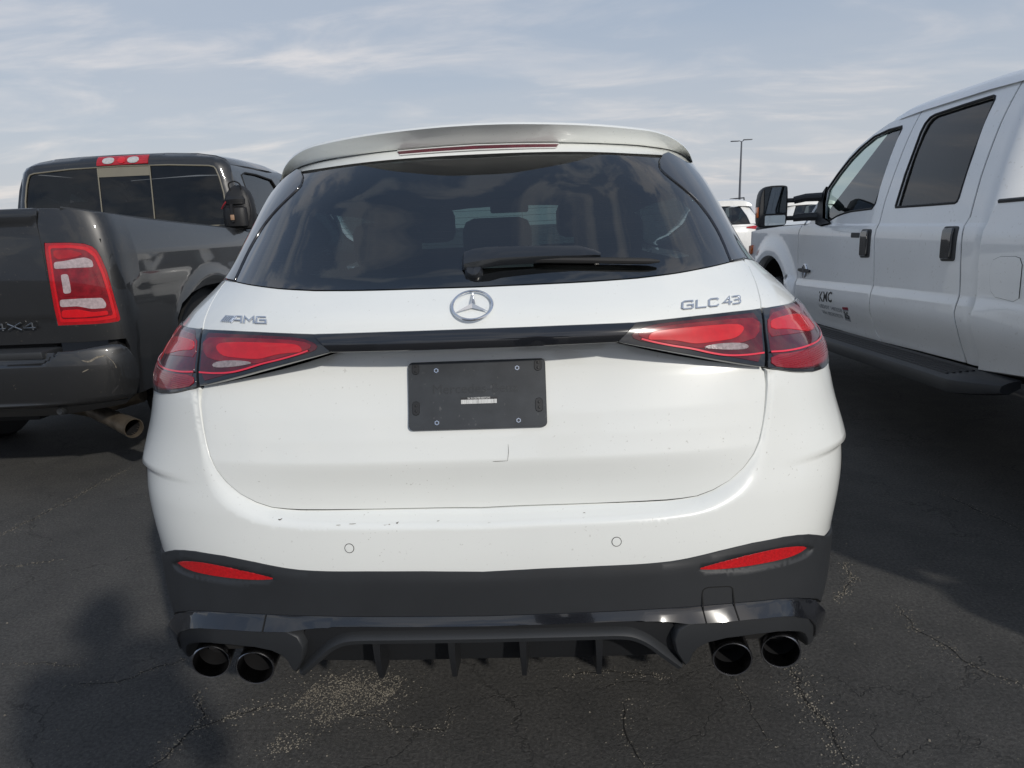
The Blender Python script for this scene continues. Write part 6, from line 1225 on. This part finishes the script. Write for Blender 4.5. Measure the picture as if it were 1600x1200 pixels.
# ============================================================ parked vehicles further off
def far_suv(loc, label, mats, hatch=True):
    t = thing('parked_suv', label, 'car', loc); x0, y0, _ = loc
    E_ = Env(x0, [.2, .4, .7, .95, 1.10, 1.30, 1.50, 1.64, 1.72, 1.76], [.88, .93, .98, .975, .955, .92, .85, .79, .70, .5], [y0+.05, y0, y0-.02, y0, y0+.05, y0+.14, y0+.30, y0+.42, y0+.5, y0+.6], [.55]*10, [3.2]*10)
    def sy_(c): return c+[(-a, b) for a, b in c[::-1] if abs(a) > 1e-6]
    def P_(nm, pl, m, off=0, par=None, **k): return patch(nm, E_, .015, pl, m, par or t, off, res=.05, **k)
    body = P_('body', sy_([(0, .45), (60, .45), (95, .42), (110, .42)]+[(90+(y-.55)/.014, z) for y, z in ((.62, .62), (.80, .76), (1.0, .80), (1.2, .76), (1.38, .62), (1.42, .40), (3.4, .40))]+[(300, 1.05), (120, 1.12), (75, 1.14), (50, 1.085), (0, 1.085)]), mats, thick=.03)
    P_('tailgate', sy_([(0, 1.092), (50, 1.092), (62, 1.115), (58, 1.135), (52, 1.14), (0, 1.14)]), mats, thick=.03)
    P_('bumper_trim', sy_([(0, .22), (95, .22), (95, .415), (60, .445), (0, .445)]), CLAD, -.005, thick=.03)
    P_('rear_window', sy_([(0, 1.15), (53, 1.15), (49, 1.35), (42, 1.56), (0, 1.60)]), GTINT, 0, thick=.01)
    P_('inner_shell', sy_([(0, .45), (110, .45), (300, .45), (300, 1.1), (110, 1.1), (0, 1.1)]), GAP, -.08, thick=0)
    for s in (1, -1):
        P_('pillar', [(s*a, b) for a, b in [(53.5, 1.15), (75, 1.145), (66, 1.40), (56, 1.62), (42.4, 1.566), (49.5, 1.35)]], mats, .004, thick=.02)
        P_('side_window', [(s*a, b) for a, b in [(76, 1.148), (120, 1.125), (290, 1.06), (250, 1.40), (225, 1.58), (110, 1.62), (57, 1.625), (67, 1.40)]], GDARK, 0, thick=0)
        P_('tail_lamp', [(s*a, b) for a, b in [(46, 1.045), (46.5, 1.075), (58, 1.095), (75, 1.10), (84, 1.09), (84, 1.02), (74, 1.0), (60, 1.015)]], REDRIM, .012, thick=.03)
        wheel(t, x0+s*.95, y0+1.0, .37, .25, s, 5); wheel(t, x0+s*.95, y0+3.9, .37, .25, s, 5)
        MB().tube([(x0+s*.66, y0+.75, 1.745), (x0+s*.70, y0+.9, 1.80), (x0+s*.70, y0+2.2, 1.81), (x0+s*.66, y0+2.5, 1.76)], .016, 6).obj('roof_rail', RUB, t)
    rows = []
    for y, dz, k in ((.38, -.02, .96), (.46, .0, 1), (.9, .03, 1), (1.8, .03, 1), (2.5, -.01, .98), (2.8, -.05, .94)): rows.append([(x0+u*.79*k, y0+y, 1.755+dz-.02*u*u-.11*abs(u)**7) for u in np.linspace(-1, 1, 21)])
    rows.insert(0, [(x0+u*.74, y0+.36, 1.60-.02*u*u) for u in np.linspace(-1, 1, 21)])
    MB().loft(rows).obj('roof', mats, t)
    MB().loft([[(x0+u*(.72+.15*k), y0+2.8+.85*k-.1*u*u, 1.68-.6*k-.03*u*u) for u in np.linspace(-1, 1, 9)] for k in (0, 1)]).obj('windscreen', GCLEAR, t)
    MB().loft([[(x0+u*.86, y0+y-.1*u*u, z) for u in np.linspace(-1, 1, 9)] for y, z in ((3.6, 1.08), (4.5, .98), (4.75, .8), (4.8, .3))]).obj('bonnet', mats, t)
    return t
far_suv((4.86, 16.7, 0), 'white SUV with dark rear window parked in the distance, below the lamp post', WHITE3)
far2 = far_suv((8.55, 20.6, 0), 'white car partly hidden behind the black towing mirror of the white pickup', WHITE3)
# lamp post with two flat heads
LX, LY = 21.67, 76.0
lp = thing('lamp_post', 'tall grey lamp post with two flat heads beyond the distant white SUV', 'lamp post', (LX, LY, 0))
b = MB(); b.tube([(LX, LY, 0), (LX, LY, 4), (LX+.05, LY, 8.8)], [.13, .11, .075], 12); b.obj('pole', POLE, lp)
for s in (-1, 1):
    b = MB(); b.tube([(LX+.05, LY, 8.75), (LX+s*.25, LY, 8.88)], .04, 8); b.box((LX+s*.22 if s > 0 else LX-1.05, LY-.18, 8.84+s*.05), (LX+1.12 if s > 0 else LX-.22, LY+.18, 8.93+s*.05), bev=.03); b.obj('lamp_head', POLE, lp)
MB().box((LX-.25, LY-.25, 0), (LX+.25, LY+.25, .7), bev=.04).obj('concrete_base', mat('pale_concrete', (.35, .34, .32), .8), lp)

# ============================================================ the person holding the camera, seen in the photo as a shadow and a reflection
PX, PY = .27, -2.02
per = thing('person', 'person in dark clothes standing behind the camera, whose shadow falls left of the white SUV', 'person', (PX, PY, 0))
SKIN = mat('skin', (.42, .26, .18), .55); SHIRT = mat('dark_navy_shirt', (.02, .025, .04), .85); JEAN = mat('dark_jeans', (.025, .03, .045), .85); HAIR = mat('brown_hair', (.03, .02, .014), .7); SHOE = mat('dark_shoe', (.02, .02, .02), .6)
def skin(name, pts, edges, rad, m, par, sub=2):
    me = bpy.data.meshes.new(name); me.from_pydata([(x, y, z) for x, y, z in pts], edges, []); me.materials.append(m); o = link(bpy.data.objects.new(name, me), par)
    sk_ = o.modifiers.new('skin', 'SKIN'); sl_ = me.skin_vertices[0].data if me.skin_vertices else None
    if sl_ is None:
        bm = bmesh.new(); bm.from_mesh(me); bm.verts.layers.skin.verify(); bm.to_mesh(me); bm.free(); sl_ = me.skin_vertices[0].data
    for i, r in enumerate(rad): sl_[i].radius = r if isinstance(r, tuple) else (r, r); sl_[i].use_root = (i == 0)
    o.modifiers.new('sub', 'SUBSURF').levels = sub; o.modifiers['sub'].render_levels = sub; sk_.use_smooth_shade = True; return o
HS = 1.04
def S3(p): return (p[0]*HS, p[1]*HS, p[2]*HS)
J = [(0,0,.98),(0,0,1.12),(0,.0,1.28),(0,0,1.42),(0,.01,1.50),(0,.03,1.57), (-.10,0,.93),(-.11,.01,.52),(-.12,-.02,.09),(-.13,.12,.035),(.10,0,.93),(.11,.01,.52),(.13,-.02,.09),(.14,.12,.035),
     (-.19,0,1.47),(-.25,.10,1.22),(-.13,.28,1.33),(.19,0,1.47),(.25,.10,1.22),(.03,.28,1.33)]
ED = [(0,1),(1,2),(2,3),(3,4),(4,5),(0,6),(6,7),(7,8),(8,9),(0,10),(10,11),(11,12),(12,13),(3,14),(14,15),(15,16),(3,17),(17,18),(18,19)]
RA = [(.16,.11),(.15,.10),(.17,.12),(.17,.11),.075,.065,.09,.062,.042,.04,.09,.062,.042,.04,.085,.060,.034,.085,.060,.034]
body = skin('body', [S3(p) for p in J], ED, RA, SHIRT, per)
head = MB(); rows = []
for t_ in np.linspace(0, 1, 15):
    z = 1.575+.235*t_; r = .086*math.sin(math.pi*min(.999, .12+.86*t_))**.55*(1 if t_ > .3 else .78+.22*t_/.3); rows.append([(r*.95*math.cos(a), .025+r*1.18*math.sin(a), z) for a in np.linspace(0, 2*math.pi, 25)[:-1]])
head.loft([[S3(p) for p in r] for r in rows], close=True, cap=True); head.box(S3((-.012, .10, 1.665)), S3((.012, .135, 1.70)), bev=.005)
for s in (1, -1): head.box(S3((s*.076-.008, .0, 1.67)), S3((s*.076+.008, .04, 1.73)), bev=.006)
def rel(bm_): bm_.v = [(x+PX, y+PY, z) for x, y, z in bm_.v]; return bm_
rel(head).obj('head', SKIN, per)
hr = MB(); rows = []
for t_ in np.linspace(.45, 1, 9):
    z = 1.58+.24*t_; r = .096*math.sin(math.pi*min(.999, .12+.86*t_))**.55; rows.append([(r*math.cos(a), .018+r*1.2*math.sin(a)-(.03 if math.sin(a) > .3 and t_ < .75 else 0), z) for a in np.linspace(0, 2*math.pi, 25)[:-1]])
hr.loft([[S3(p) for p in r] for r in rows], close=True, cap=True); rel(hr).obj('hair', HAIR, per)
leg = skin('trousers', [S3(p) for p in ((0,0,.98),(-.10,0,.90),(-.11,.01,.52),(-.12,-.02,.11),(.10,0,.90),(.11,.01,.52),(.13,-.02,.11))], [(0,1),(1,2),(2,3),(0,4),(4,5),(5,6)], [(.165,.12),.105,.078,.065,.105,.078,.065], JEAN, per)
for s in (1, -1): rel(MB().box((s*.13-.05, -.09, 0), (s*.13+.05, .20, .09), bev=.03)).obj('shoe', SHOE, per)
def hand(s):
    w_ = Vector(S3((-.13 if s < 0 else .03, .28, 1.33))); b = MB()
    b.tube([w_, w_+Vector((-s*.005, .04, .02)), w_+Vector((-s*.008, .085, .035))], [.026, .036, .030], 10)
    for k in range(4):
        a = w_+Vector((s*(-.028+.018*k), .085, .03-.004*k)); ln = (.062, .072, .068, .052)[k]; b.tube([a, a+Vector((0, ln*.45, .02)), a+Vector((-s*.004, ln*.75, .034)), a+Vector((-s*.010, ln*.80, .048))], [.0095, .009, .0085, .007], 8)
    a = w_+Vector((-s*.03, .045, .03)); b.tube([a, a+Vector((-s*.014, .02, .024)), a+Vector((-s*.012, .03, .05))], [.011, .010, .008], 8)
    rel(b).obj('hand', SKIN, body)
hand(-1); hand(1)
ph = MB().box((.142-.082, -1.545, 1.335), (.142+.082, -1.537, 1.412), bev=.003).obj('phone', mat('black_phone', (.01, .01, .012), .2, 0, 1.0), None)
ph['label'] = 'thin black phone held up level in both hands behind the camera viewpoint'; ph['category'] = 'phone'
